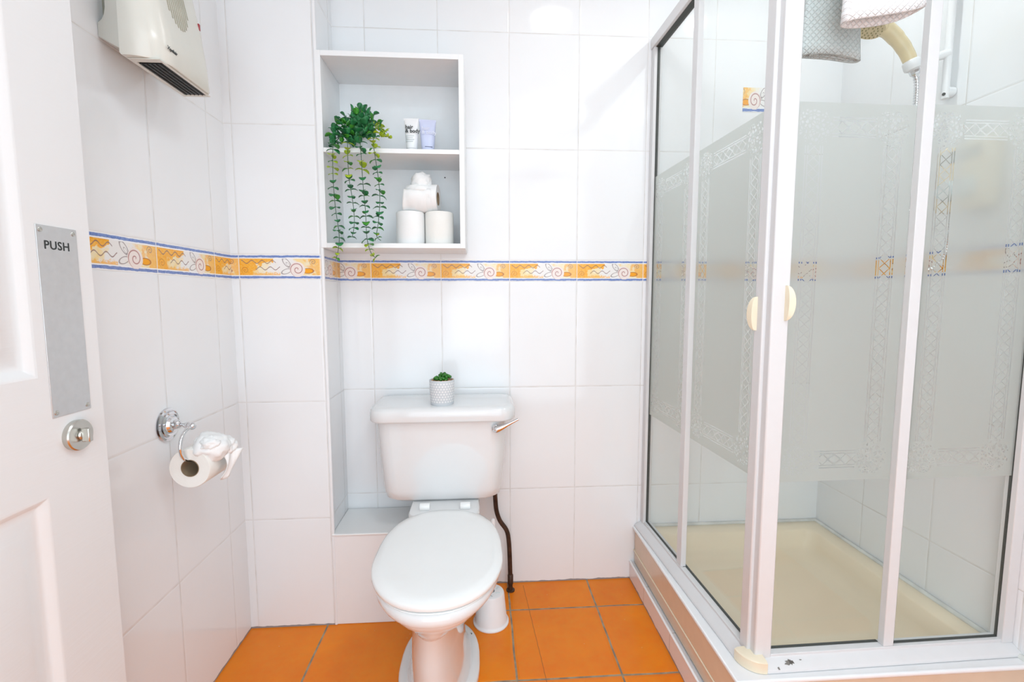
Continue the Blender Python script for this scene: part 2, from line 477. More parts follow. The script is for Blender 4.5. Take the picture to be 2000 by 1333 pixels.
def empty(name, loc, label=None, cat=None, group=None, rz=0):
    o = bpy.data.objects.new(name, None); COL.objects.link(o)
    m = Matrix.Translation(loc) @ Matrix.Rotation(rz, 4, 'Z')
    o.matrix_basis = m; WLOC[o.name] = m
    o.empty_display_size = 0.05
    if label: tag(o, label, cat, group)
    return o
def struct(o, label=None):
    o['kind'] = 'structure'
    if label: o['label'] = label
    return o
def text_bm(s, size, origin, ux, uy, extrude=0.0004, shear=0.0, spacing=1.0, bold=0.0, align='LEFT'):
    cu = bpy.data.curves.new('t', 'FONT'); cu.body = s; cu.size = size; cu.extrude = extrude; cu.shear = shear
    cu.space_character = spacing; cu.offset = bold; cu.align_x = align; cu.resolution_u = 3
    o = bpy.data.objects.new('t', cu); COL.objects.link(o)
    bpy.context.view_layer.update()
    me = bpy.data.meshes.new_from_object(o.evaluated_get(bpy.context.evaluated_depsgraph_get()))
    bm = bmesh.new(); bm.from_mesh(me)
    bpy.data.objects.remove(o); bpy.data.curves.remove(cu); bpy.data.meshes.remove(me)
    ux = Vector(ux).normalized(); uy = Vector(uy).normalized(); uz = ux.cross(uy)
    m = Matrix.Translation(origin) @ Matrix((ux, uy, uz)).transposed().to_4x4()
    bm.transform(m); return bm

# ------------------------------------------------------------------ room shell
XL, XR, YB, D = -0.7825, 1.340, 0.0, 0.196
CEIL = 2.35; YF = -3.0
struct(obj('floor', box(bm_new(), -1.3, 1.6, YF - 0.1, 0.1, -0.08, 0.0), M['floor']), 'orange terracotta tiled floor with grey grout')
struct(obj('ceiling', box(bm_new(), -1.3, 1.6, YF - 0.1, 0.1, CEIL, CEIL + 0.08), M['ceil']))
struct(obj('wall_back', box(bm_new(), -1.3, 1.6, 0.0, 0.1, 0.0, CEIL), M['tile_back']), 'white tiled wall behind the toilet with a painted border')
struct(obj('wall_left', box(bm_new(), XL - 0.1, XL, -1.72, 0.0, 0.0, CEIL), M['tile_left']), 'white tiled left wall with a painted border')
struct(obj('wall_right', box(bm_new(), XR, XR + 0.1, -1.0, 0.0, 0.0, CEIL), M['tile_right']), 'white tiled wall on the shower side')
bm = box(bm_new(), XR, XR + 0.1, YF, -1.0, 0.0, CEIL)
struct(obj('wall_hall_right', bm, M['paint']))
struct(obj('wall_hall_left', box(bm_new(), -1.3, -1.2, YF, -1.72, 0.0, CEIL), M['paint']))
struct(obj('wall_hall_nib', box(bm_new(), -1.2, -0.76, -1.80, -1.72, 0.0, CEIL), M['paint']))
struct(obj('wall_hall_end', box(bm_new(), -1.3, 1.6, YF - 0.1, YF, 0.0, CEIL), M['paint']))
# projecting pier on the left of the back wall: front tiles + return tiles
bm = bm_new(); box(bm, XL, -0.505, -D, 0.0, 0.0, CEIL)
pier = obj('wall_pier', bm, [M['tile_front'], M['tile_left']])
for p in pier.data.polygons:
    if abs(p.normal.x) > 0.5: p.material_index = 1
struct(pier, 'projecting tiled pier left of the recess')
bm = bm_new(); loft(bm, [[Vector((-0.505 + 0.0030 + 0.0055 * math.cos(a), -D + 0.0030 + 0.0055 * math.sin(a), z)) for a in [2 * PI * k / 12 for k in range(12)]] for z in (0.001, CEIL)])
struct(obj('trim_1', bm, M['white_plastic'], smooth=60), 'white corner bead on the edge of the pier')
# low boxed ledge behind the toilet
bm = bm_new(); box(bm, -0.505, -0.07, -D, 0.0, 0.0, 0.318)
struct(obj('wall_ledge', bm, simple('ledge_board', (0.88, 0.87, 0.87), 0.15, noise_amt=0.005), bevel=0.003), 'low boxed-in white ledge behind the toilet')
bm = bm_new(); box(bm, -0.505, -0.066, -D - 0.004, -0.004, 0.316, 0.323)
struct(obj('trim_2', bm, M['lid'], bevel=0.0025), 'white top of the low ledge')

# ------------------------------------------------------------------ door
def make_door():
    X1 = -0.690; X0 = -0.728; y0, y1 = -1.672, -0.8515; H = 1.99
    d = empty('door_1', (X0, y0, 0)); struct(d, 'white grained panel door standing open against the left wall')
    cols = ((-1.555, -1.305), (-1.215, -0.972)); rows = ((0.20, 0.798), (0.988, 1.62), (1.71, 1.88))
    ys = sorted([y0, y1] + [v for c in cols for v in c]); zs = sorted([0.006, H] + [v for r in rows for v in r])
    bm = bm_new()
    grid = {}
    def V(x, y, z):
        k = (round(x, 4), round(y, 4), round(z, 4))
        if k not in grid: grid[k] = bm.verts.new((x, y, z))
        return grid[k]
    for i in range(len(ys) - 1):
        for j in range(len(zs) - 1):
            if any(abs(ys[i] - c[0]) < 1e-6 for c in cols) and any(abs(zs[j] - r[0]) < 1e-6 for r in rows): continue
            bm.faces.new((V(X1, ys[i], zs[j]), V(X1, ys[i + 1], zs[j]), V(X1, ys[i + 1], zs[j + 1]), V(X1, ys[i], zs[j + 1])))
    box(bm, X0, X1 - 0.016, y0, y1, 0.006, H)
    for a, b in (((y0, 0.006), (y1, 0.006)), ((y1, 0.006), (y1, H)), ((y1, H), (y0, H)), ((y0, H), (y0, 0.006))):
        bm.faces.new([bm.verts.new(p) for p in ((X1, a[0], a[1]), (X1, b[0], b[1]), (X1 - 0.016, b[0], b[1]), (X1 - 0.016, a[0], a[1]))])
    obj('door_leaf', bm, M['door'], d)
    for c in cols:
        for r in rows:
            def rg(ins, x): return [Vector((x, y, z)) for y, z in ((c[0] + ins, r[0] + ins), (c[1] - ins, r[0] + ins), (c[1] - ins, r[1] - ins), (c[0] + ins, r[1] - ins))]
            bm = bm_new()
            loft(bm, [rg(0, X1), rg(0.004, X1 - 0.001), rg(0.012, X1 - 0.008), rg(0.018, X1 - 0.0105), rg(0.024, X1 - 0.0105), rg(0.046, X1 - 0.003), rg(0.050, X1 - 0.002)], cap0=False)
            obj('door_panel', bm, M['door'], d, bevel=0.002)
    bm = bm_new(); box(bm, X1, X1 + 0.0015, -0.9545, -0.8800, 0.919, 1.2275)
    pl = obj('push_plate', bm, M['plate'], d, bevel=0.0006, label='satin metal push plate')
    for y, z in ((-0.9475, 1.220), (-0.887, 1.220), (-0.9475, 0.927), (-0.887, 0.927)):
        bm = bm_new(); lathe(bm, ((0.0040, 0), (0.0040, 0.0008), (0.0026, 0.0016), (0.0008, 0.0016), (0.0008, 0.0009)), (X1 + 0.0015, y, z), (1, 0, 0), 16)
        obj('screw', bm, M['nickel'], pl, smooth=40)
    bm = text_bm('PUSH', 0.0190, (X1 + 0.0016, -0.9430, 1.1905), (0, 1, 0), (0, 0, 1), 0.0002, spacing=1.06, bold=0.0003)
    obj('lettering', bm, M['ink'], pl)
    # thumb turn
    bm = bm_new(); lathe(bm, ((0.0255, 0), (0.0262, 0.004), (0.0262, 0.0085), (0.0245, 0.0105), (0.0002, 0.0105)), (X1, -0.9157, 0.8808), (1, 0, 0), 40)
    k = obj('lock_rose', bm, M['nickel'], d, smooth=35)
    bm = bm_new(); lathe(bm, ((0.0085, 0.0105), (0.0085, 0.014), (0.007, 0.015)), (X1, -0.9157, 0.8808), (1, 0, 0), 24)
    box(bm, X1 + 0.013, X1 + 0.026, -0.9157 - 0.0042, -0.9157 + 0.0042, 0.8808 - 0.0115, 0.8808 + 0.0115)
    obj('thumb_turn', bm, M['nickel'], k, bevel=0.0015)
make_door()

# ------------------------------------------------------------------ ceiling lamps (above the frame)
def ceiling_lamp(loc, r, label, strength):
    t = empty('ceiling_light', loc, label, 'light')
    bm = bm_new(); lathe(bm, ((r, 0), (r, -0.022), (r * 0.96, -0.028), (r * 0.9, -0.022)), loc, (0, 0, 1), 48)
    obj('base', bm, M['white_plastic'], t, smooth=40)
    g = G('lamp_diffuser')
    m = g.end(g.pbr((0.95, 0.95, 0.95), 0.4, emis=(1, 0.98, 0.95), estr=strength))
    bm = bm_new(); lathe(bm, [(r * 0.9 * math.cos(R(a)), -0.022 - r * 0.25 * math.sin(R(a))) for a in range(0, 90, 12)] + [(0.0005, -0.022 - r * 0.25)], loc, (0, 0, 1), 48)
    obj('diffuser', bm, m, t, smooth=180)
# main room lamp and smaller lamp near the back wall
ceiling_lamp((LAMP_A[0], LAMP_A[1], CEIL), 0.23, 'large round white ceiling light nearer the doorway', 1.2)
ceiling_lamp((0.31, -0.42, CEIL), 0.095, 'small round white ceiling light near the back wall', 6)

# ------------------------------------------------------------------ wall shelf unit
def make_cabinet():
    x0, x1, z0, z1 = -0.5025, -0.0500, 1.2695, 1.8635; y0 = -0.2005; y1 = -0.001; t = 0.0158
    c = empty('wall_shelf_unit', (x0, y1, z0), 'white open wall shelf unit set in the recess above the toilet', 'shelf unit')
    obj('side_panel', box(bm_new(), x0, x0 + t + 0.002, y0, y1, z0, z1), M['laminate'], c, bevel=0.0008)
    obj('side_panel', box(bm_new(), x1 - t, x1, y0, y1, z0, z1), M['laminate'], c, bevel=0.0008)
    obj('top_panel', box(bm_new(), x0 + t + 0.002, x1 - t, y0 + 0.0002, y1, z1 - t, z1), M['laminate'], c, bevel=0.0008)
    obj('bottom_panel', box(bm_new(), x0 + t + 0.002, x1 - t, y0 + 0.0002, y1, z0, z0 + 0.0150), M['laminate'], c, bevel=0.0008)
    obj('shelf', box(bm_new(), x0 + t + 0.002, x1 - t, y0 + 0.0008, y1 - 0.004, 1.5625, 1.5765), M['laminate'], c, bevel=0.0008)
    b = obj('back_panel', box(bm_new(), x0 + t + 0.002, x1 - t, y1 - 0.004, y1, z0 + 0.015, z1 - t), M['laminate_back'], c)
    bm = bm_new(); lathe(bm, ((0.0024, 0), (0.0018, 0.0006), (0.0001, 0.0006)), (-0.126, y1 - 0.004, 1.538), (0, -1, 0), 12)
    obj('screw_hole', bm, M['ink'], b)
    return z0 + 0.015
SH1 = make_cabinet(); SH2 = 1.5765

# ------------------------------------------------------------------ toilet tubes on the upper shelf
def tube_bottle(name, cx, cy, w, z1, mat, cap, label, rz=0.0):
    t = empty(name, (cx, cy, SH2), label, 'toiletry tube', None, rz)
    L = WLOC[t.name]
    h = z1 - SH2 - 0.016
    bm = bm_new(); rings = []
    n = 28
    for k in range(13):
        f = k / 12; z = 0.016 + h * f
        hx = w * (0.36 + 0.14 * f ** 0.8); hy = 0.0165 * (1 - f) ** 0.75 + 0.0012
        rings.append([L @ Vector((hx * math.copysign(abs(math.cos(a)) ** 0.85, math.cos(a)), hy * math.sin(a), z)) for a in [2 * PI * i / n for i in range(n)]])
    loft(bm, rings)
    obj('body', bm, mat, t, smooth=60)
    bm = bm_new(); box(bm, -w / 2, w / 2, -0.0013, 0.0013, 0.016 + h - 0.007, 0.016 + h + 0.001); bm.transform(L)
    obj('crimp', bm, mat, t, bevel=0.0004)
    bm = bm_new(); lathe(bm, ((w * 0.34, 0.0), (w * 0.35, 0.001), (w * 0.35, 0.015), (w * 0.34, 0.016)), (0, 0, 0), (0, 0, 1), 28); bm.transform(L)
    obj('cap', bm, cap, t, smooth=40)
    return t, L, h
t, L, h = tube_bottle('hair_and_body_tube', -0.2215, -0.142, 0.047, 1.688, M['tube_white'], M['white_plastic'], 'white tube with black hair & body lettering on the upper shelf')
def on_tube(s, size, x, z, y, mat, name, bold=0.0, par=None, LL=None):
    b_ = text_bm(s, size, LL @ Vector((x, y, z)), LL.to_3x3() @ Vector((1, 0, 0)), (LL.to_3x3() @ Vector((0, 0.0, 1))), 0.0002, spacing=0.98, bold=bold)
    obj(name, b_, mat, par)
on_tube('hair', 0.0165, -0.0185, 0.0775, -0.0105, M['ink'], 'lettering', 0.0003, t, L)
on_tube('& body', 0.0165, -0.0185, 0.0645, -0.0128, M['ink'], 'lettering', 0.0003, t, L)
for k in range(4):
    bm = bm_new(); box(bm, -0.017, 0.010 - 0.004 * (k % 2), -0.0135 - k * 0.0012, -0.0075, 0.0545 - k * 0.0062, 0.0555 - k * 0.0062); bm.transform(L)
    obj('small_print', bm, M['tube_grey'], t)
t, L, h = tube_bottle('lotion_tube', -0.171, -0.128, 0.055, 1.690, M['tube_lilac'], M['tube_lilac'], 'lilac tube with pale lettering standing right of the white tube', 0.12)
on_tube('hair', 0.0165, -0.0195, 0.079, -0.0105, M['tube_pale'], 'lettering', 0.0003, t, L)
on_tube('& body', 0.0165, -0.0195, 0.0655, -0.0128, M['tube_pale'], 'lettering', 0.0003, t, L)
bm = bm_new(); box(bm, -0.010, 0.014, -0.0182, -0.008, 0.0240, 0.0252); bm.transform(L)
obj('small_print', bm, simple('slate_print', (0.15, 0.17, 0.28), 0.5), t)

# ------------------------------------------------------------------ toilet rolls
def crumple(bm, c, r, sc=(1, 1, 1), seed=0, amp=0.28, n=26, freq=2.0):
    b2 = bmesh.new(); bmesh.ops.create_icosphere(b2, subdivisions=4, radius=1)
    for v in b2.verts:
        d = v.co.normalized()
        f = noise.fractal(d * freq + Vector((seed, 0, 0)), 1.0, 2.0, 4)
        rg = abs(noise.noise(d * freq * 2.2 + Vector((0, seed, 3))))
        k = 1 + amp * f - amp * 0.8 * (1 - rg * 2.2) * 0.5
        v.co = Vector(c) + Vector((d.x * r * sc[0] * k, d.y * r * sc[1] * k, d.z * r * sc[2] * k))
    me = bpy.data.meshes.new('tmp'); b2.to_mesh(me); b2.free(); bm.from_mesh(me); bpy.data.meshes.remove(me)
def roll(c, axis, r, length, label, mat, n=48, flat=0.0):
    """c = centre of one end, axis = direction"""
    t = empty('toilet_roll', c, label, 'toilet roll', None)
    rc = 0.021
    bm = bm_new()
    d = Vector(axis).normalized()
    lathe(bm, ((rc, 0.002), (r * 0.97, 0.0), (r, 0.003), (r, length * 0.5), (r, length - 0.003), (r * 0.97, length), (rc, length - 0.002), (rc, 0.002)), c, d, n, cap=False)
    obj('paper', bm, mat, t, smooth=40)
    bm = bm_new()
    lathe(bm, ((rc, 0.001), (rc, length - 0.001), (rc - 0.0012, length - 0.001), (rc - 0.0012, 0.001), (rc, 0.001)), c, d, 32, cap=False)
    obj('core', bm, M['core'], t, smooth=40)
    return t
roll((-0.2315, -0.135, SH1), (0, 0, 1), 0.0465, 0.106, 'upright toilet roll bottom left of the shelf trio', M['paper'])
roll((-0.1370, -0.135, SH1), (0, 0, 1), 0.0465, 0.106, 'upright toilet roll bottom right of the shelf trio, by the side panel', M['paper_cream'])
ax = Vector((0.97, -0.10, 0)).normalized()
rt = roll(Vector((-0.186, -0.135, SH1 + 0.106 + 0.0455)) - ax * 0.052, ax, 0.0455, 0.100, 'toilet roll lying across the two others with tissue folded into a rosette', M['paper'])
bm = bm_new()
crumple(bm, (-0.193, -0.145, 1.487), 0.032, (1.12, 0.9, 0.98), 3.1, 0.16, freq=1.6)
crumple(bm, (-0.200, -0.150, 1.462), 0.036, (1.25, 0.95, 0.50), 5.1, 0.14, freq=1.4)
obj('tissue_rosette', bm, M['paper'], rt, smooth=180)
# tissue wrapped down the front of the lying roll
bm = bm_new(); rows = []
for i in range(15):
    f = i / 14; a = R(60 + 165 * f); rr = 0.0475 + 0.004 * f
    row = []
    for j in range(17):
        s = j / 16; xx = -0.2460 + 0.088 * s - (0.012 * f * (1 - s))
        nz = noise.noise(Vector((s * 4, f * 3, 2))) * 0.006
        row.append(Vector((xx, -0.135 - (rr + nz) * math.sin(a) * 1.0 , SH1 + 0.1515 + (rr + nz) * math.cos(a))))
    rows.append(row)
rows = [[Vector((p.x, p.y, max(p.z, SH1 + 0.1075))) for p in r] for r in rows]
loft(bm, rows, False, False, closed=False)
obj('loose_sheet', bm, M['paper'], rt, smooth=180, solid=0.0008)

# ------------------------------------------------------------------ trailing plant
def leaf(bm, p, d, up, size, mat):
    """round eucalyptus leaf: p base, d direction, up normal"""
    d = Vector(d).normalized(); up = Vector(up); up = (up - d * up.dot(d)).normalized(); s = d.cross(up)
    n = 9; cen = []; L_ = size
    outline = [(0.0, 0.0), (0.12, 0.30), (0.40, 0.50), (0.72, 0.45), (0.94, 0.22), (1.0, 0.0)]
    mid = [bm.verts.new(Vector(p) + d * L_ * u + up * L_ * (0.10 * math.sin(u * PI) - 0.12 * u * u)) for u, _ in outline]
    lft = [bm.verts.new(Vector(p) + d * L_ * u + s * L_ * w + up * L_ * (0.22 * w + 0.10 * math.sin(u * PI) - 0.12 * u * u)) for u, w in outline[1:-1]]
    rgt = [bm.verts.new(Vector(p) + d * L_ * u - s * L_ * w + up * L_ * (0.22 * w + 0.10 * math.sin(u * PI) - 0.12 * u * u)) for u, w in outline[1:-1]]
    for side in (lft, rgt):
        f = [bm.faces.new((mid[0], mid[1], side[0]))]
        for i in range(len(side) - 1): f.append(bm.faces.new((mid[i + 1], mid[i + 2], side[i + 1], side[i])))
        f.append(bm.faces.new((mid[-2], mid[-1], side[-1])))
        for q_ in f: q_.material_index = mat; q_.smooth = True
def strand_leaves(bm, pts, mats, size, rnd, step=0.0125, jit=0.5):
    pts = smooth_path(pts, 10); acc = 0; k = 0; total = sum((b - a).length for a, b in zip(pts, pts[1:])); run = 0
    for a, b in zip(pts, pts[1:]):
        l = (b - a).length; acc += l; run += l
        if acc >= step:
            acc = 0; k += 1; d = (b - a).normalized()
            ang = k * 1.57 + rnd.uniform(-jit, jit)
            x, y = frame_axes(d)
            side = x * math.cos(ang) + y * math.sin(ang)
            f = run / total
            for sg in (1, -1):
                sz = size * rnd.uniform(0.75, 1.2) * (1.0 if f < 0.93 else 0.75)
                leaf(bm, b, side * sg * 0.9 + d * rnd.uniform(0.0, 0.55) + Vector((0, 0, 0.08)), -d + Vector((0, -0.5, 0.2)), sz, mats(f, rnd))
def make_plant():
    t = empty('trailing_plant', (-0.39, -0.125, SH2), 'trailing artificial eucalyptus plant hanging over the upper shelf', 'plant')
    bm = bm_new(); lathe(bm, ((0.026, 0), (0.030, 0.002), (0.036, 0.052), (0.037, 0.055), (0.034, 0.055), (0.032, 0.045), (0.001, 0.045)), (-0.392, -0.118, SH2), (0, 0, 1), 32)
    obj('pot', bm, M['white_plastic'], t, smooth=40)
    rnd = random.Random(11); fol = bm_new(); st = bm_new()
    top = Vector((-0.39, -0.118, SH2 + 0.05))
    def dark(f, r): return 0 if r.random() < 0.82 else 1
    def band(lo1, hi1, lo2):
        def g_(f, r):
            if lo1 < f < hi1: return 2 if r.random() < 0.75 else 1
            if f > lo2: return (2 if r.random() < 0.6 else 1)
            return 0 if r.random() < 0.85 else 1
        return g_
    # bushy crown made of short arching sprigs
    tips = [(-0.460, -0.175, 1.625), (-0.470, -0.165, 1.590), (-0.445, -0.205, 1.640), (-0.430, -0.190, 1.665), (-0.405, -0.170, 1.700), (-0.385, -0.160, 1.712),
            (-0.360, -0.180, 1.690), (-0.335, -0.190, 1.680), (-0.315, -0.195, 1.650), (-0.300, -0.185, 1.630), (-0.290, -0.200, 1.610), (-0.420, -0.215, 1.600),
            (-0.395, -0.215, 1.630), (-0.375, -0.210, 1.600), (-0.345, -0.215, 1.635), (-0.322, -0.215, 1.600), (-0.405, -0.205, 1.585), (-0.410, -0.15, 1.66),
            (-0.44, -0.21, 1.59), (-0.36, -0.215, 1.655), (-0.38, -0.20, 1.675), (-0.43, -0.215, 1.625)]
    for tp in tips:
        tp = Vector(tp); tp.x = -0.39 + (tp.x + 0.383) * 1.08 + 0.008; midp = (top + tp) / 2 + Vector((0, -0.01, 0.03))
        path = [top, midp, tp]
        lim = tp.x > -0.295
        strand_leaves(fol, path, (lambda f, r: 2 if lim and f > 0.5 else dark(f, r)), 0.0220, rnd, 0.0165, 0.9)
        tube(st, smooth_path(path, 4), 0.0009, 5)
    # hanging strands: x, bottom z, colour bands
    Yh = -0.222
    strands = [
        ([top, (-0.45, -0.19, 1.625), (-0.448, Yh, 1.585), (-0.452, Yh, 1.50), (-0.449, Yh, 1.40), (-0.440, Yh, 1.31), (-0.444, Yh, 1.262), (-0.452, Yh, 1.232)], band(0.35, 0.50, 0.90)),
        ([top, (-0.43, -0.20, 1.63), (-0.432, Yh - 0.01, 1.56), (-0.425, Yh - 0.01, 1.33), (-0.420, Yh, 1.275), (-0.435, Yh, 1.25)], band(0.88, 0.9, 0.90)),
        ([top, (-0.405, -0.20, 1.62), (-0.405, Yh, 1.57), (-0.404, Yh, 1.48), (-0.395, Yh, 1.41), (-0.392, Yh, 1.345), (-0.400, Yh, 1.300)], band(0.30, 0.55, 2.0)),
        ([top, (-0.375, -0.20, 1.63), (-0.366, Yh, 1.57), (-0.362, Yh, 1.46), (-0.357, Yh, 1.38), (-0.355, Yh, 1.30), (-0.345, Yh, 1.255), (-0.330, Yh, 1.236)], band(0.35, 0.48, 0.90)),
        ([top, (-0.335, -0.20, 1.63), (-0.326, Yh, 1.57), (-0.315, Yh, 1.48), (-0.312, Yh, 1.42), (-0.318, Yh, 1.35), (-0.325, Yh, 1.305), (-0.312, Yh, 1.29)], band(0.25, 0.42, 0.92)),
    ]
    for i, (pts, mf) in enumerate(strands):
        strand_leaves(fol, pts, mf, 0.0205 if i != 1 else 0.0001, rnd, 0.0140, 0.5)
        if i != 1: tube(st, smooth_path(pts, 6), 0.0010, 5)
    obj('foliage', fol, [M['leaf_dark'], M['leaf_mid'], M['leaf_lime']], t, solid=0.0004)
    obj('stems', st, M['stem'], t, smooth=60)
make_plant()

# ------------------------------------------------------------------ toilet
def egg(z, cy, af, ab, w, cx=-0.118, n=48, tilt=0.0, pw=1.0):
    """plan outline: w half width, af length to the front, ab to the back (squarer)"""
    out = []
    for i in range(n):
        a = 2 * PI * i / n
        c, s = math.cos(a), math.sin(a)
        x = w * math.copysign(abs(c) ** 0.92, c)
        y = (ab * math.copysign(abs(s) ** 0.70, s)) if s > 0 else af * math.copysign(abs(s) ** 1.0, s)
        x += tilt * y
        out.append(Vector((cx + x, cy + y, z)))
    return out
def make_toilet():
    t = empty('toilet', (-0.118, -0.40, 0), 'white close-coupled toilet with closed lid against the back wall', 'toilet')
    CY = -0.545
    # bowl + pedestal, one body
    bm = bm_new()
    sec = [  # z, cy, front, back, half width
        (0.000, -0.415, 0.180, 0.195, 0.119), (0.014, -0.415, 0.180, 0.195, 0.119), (0.021, -0.415, 0.172, 0.190, 0.112), (0.024, -0.417, 0.165, 0.180, 0.092),
        (0.050, -0.425, 0.195, 0.175, 0.080), (0.120, -0.430, 0.208, 0.175, 0.074), (0.200, -0.440, 0.212, 0.180, 0.068), (0.280, -0.450, 0.214, 0.185, 0.065),
        (0.292, -0.455, 0.218, 0.190, 0.068), (0.296, -0.458, 0.224, 0.192, 0.074), (0.312, -0.472, 0.222, 0.205, 0.088), (0.332, -0.490, 0.219, 0.215, 0.110),
        (0.352, -0.508, 0.222, 0.222, 0.134), (0.372, -0.520, 0.224, 0.226, 0.148), (0.378, -0.522, 0.224, 0.227, 0.150), (0.3805, -0.526, 0.228, 0.230, 0.156), (0.392, -0.530, 0.229, 0.235, 0.162),
        (0.404, -0.530, 0.227, 0.235, 0.162), (0.409, -0.530, 0.222, 0.232, 0.158)]
    loft(bm, [egg(z, cy, f, b, w, cx=-0.118 - 0.014 * min(1, max(0, (0.34 - z) / 0.08))) for z, cy, f, b, w in sec])
    obj('bowl', bm, M['ceramic'], t, smooth=50, bevel=0.002)
    # rear shelf that carries the cistern and trap behind
    bm = bm_new()
    loft(bm, [rrect(-0.124, -0.185, w, 0.125, 0.03, z) for z, w in ((0.325, 0.085), (0.36, 0.100), (0.405, 0.112), (0.425, 0.113), (0.430, 0.109))])
    obj('rear_shelf', bm, M['ceramic'], t, smooth=50)
    bm = bm_new(); loft(bm, [rrect(-0.118, -0.235, 0.055, 0.036, 0.02, z) for z in (0.10, 0.34)])
    obj('trap', bm, M['ceramic'], t, smooth=50)
    # holes in the foot
    for x, y in ((-0.043, -0.300), (-0.035, -0.438), (-0.229, -0.436), (-0.221, -0.300)):
        bm = bm_new(); lathe(bm, ((0.0048, -0.002), (0.0048, 0.0006), (0.0030, 0.0010), (0.0002, -0.0002)), (x, y, 0.0215), (0, 0, 1), 16)
        obj('screw_hole', bm, M['gasket'], t, smooth=40)
    # seat and lid
    def slab(name, z0, z1, w, f, b, mat, rx=0.006):
        bm = bm_new()
        loft(bm, [egg(z0, CY, f - rx, b - rx, w - rx), egg(z0 + rx * 0.5, CY, f, b, w), egg(z1 - rx, CY, f, b, w), egg(z1 - rx * 0.3, CY, f - rx * 0.35, b - rx * 0.35, w - rx * 0.35), egg(z1, CY, f - rx * 1.4, b - rx * 1.4, w - rx * 1.4)])
        return obj(name, bm, mat, t, smooth=70)
    slab('seat', 0.4085, 0.4112, 0.161, 0.203, 0.262, M['lid'], 0.001)
    bm = bm_new(); CYl = CY
    rx = 0.009; w, f, b = 0.169, 0.203, 0.285; z0 = 0.4118
    rings = [egg(z0, CY, f - 0.004, b - 0.004, w - 0.004), egg(z0 + 0.004, CY, f, b, w), egg(z0 + 0.015, CY, f, b, w)]
    for k in range(1, 7):
        s_ = 1 - 0.022 * k - 0.0009 * k * k * 1.0; rings.append(egg(z0 + 0.015 + 0.009 * math.sin(PI / 2 * k / 6), CY, f * s_, b * s_, w * s_))
    for s_ in (0.70, 0.45, 0.2): rings.append(egg(z0 + 0.0255 - 0.001 * s_, CY, f * s_, b * s_, w * s_))
    loft(bm, rings); obj('lid', bm, M['lid'], t, smooth=70)
    for sx in (-0.065, 0.065):
        bm = bm_new(); lathe(bm, ((0.011, -0.016), (0.012, -0.014), (0.012, 0.014), (0.011, 0.016)), (-0.122 + sx, -0.262, 0.438), (1, 0, 0), 20)
        obj('hinge', bm, M['lid'], t, smooth=40)
    # cistern
    bm = bm_new()
    prof = [(0.4300, 0.150, 0.060), (0.4330, 0.172, 0.082), (0.4420, 0.186, 0.092), (0.470, 0.193, 0.0965), (0.58, 0.203, 0.099), (0.69, 0.2105, 0.101), (0.712, 0.2125, 0.102)]
    loft(bm, [rrect(-0.1350, -0.118, hx + 0.007, hy, 0.03, z, 6, rf=min(0.055, hy * 0.9)) for z, hx, hy in prof])
    cs = obj('cistern', bm, M['ceramic'], t, smooth=60)
    bm = bm_new()
    lp = [(0.708, 0.224, 0.108), (0.709, 0.2375, 0.1165), (0.714, 0.2400, 0.1185), (0.735, 0.2400, 0.1185), (0.745, 0.2385, 0.117), (0.752, 0.234, 0.113), (0.7560, 0.224, 0.104), (0.7570, 0.210, 0.092)]
    loft(bm, [rrect(-0.1295, -0.124, hx, hy, 0.03, z, 7, rf=0.055) for z, hx, hy in lp])
    obj('cistern_lid', bm, M['ceramic'], cs, smooth=60)
    # flush lever
    bm = bm_new(); lathe(bm, ((0.013, 0), (0.014, 0.003), (0.013, 0.010), (0.008, 0.014)), (0.044, -0.218, 0.682), (0, -1, 0), 24)
    lv = obj('flush_lever', bm, M['chrome'], t, smooth=40)
    bm = bm_new(); tube(bm, smooth_path([(0.040, -0.236, 0.681), (0.060, -0.240, 0.688), (0.085, -0.241, 0.700), (0.118, -0.240, 0.716)], 6), 0, 14,
                        rad=[0.0105, 0.0118, 0.0122, 0.0120, 0.0115, 0.0108, 0.0100, 0.0092, 0.0084, 0.0077, 0.0070, 0.0064, 0.0058, 0.0053, 0.0049, 0.0046, 0.0044, 0.0042, 0.0038])
    obj('lever_arm', bm, M['chrome'], lv, smooth=60)
make_toilet()

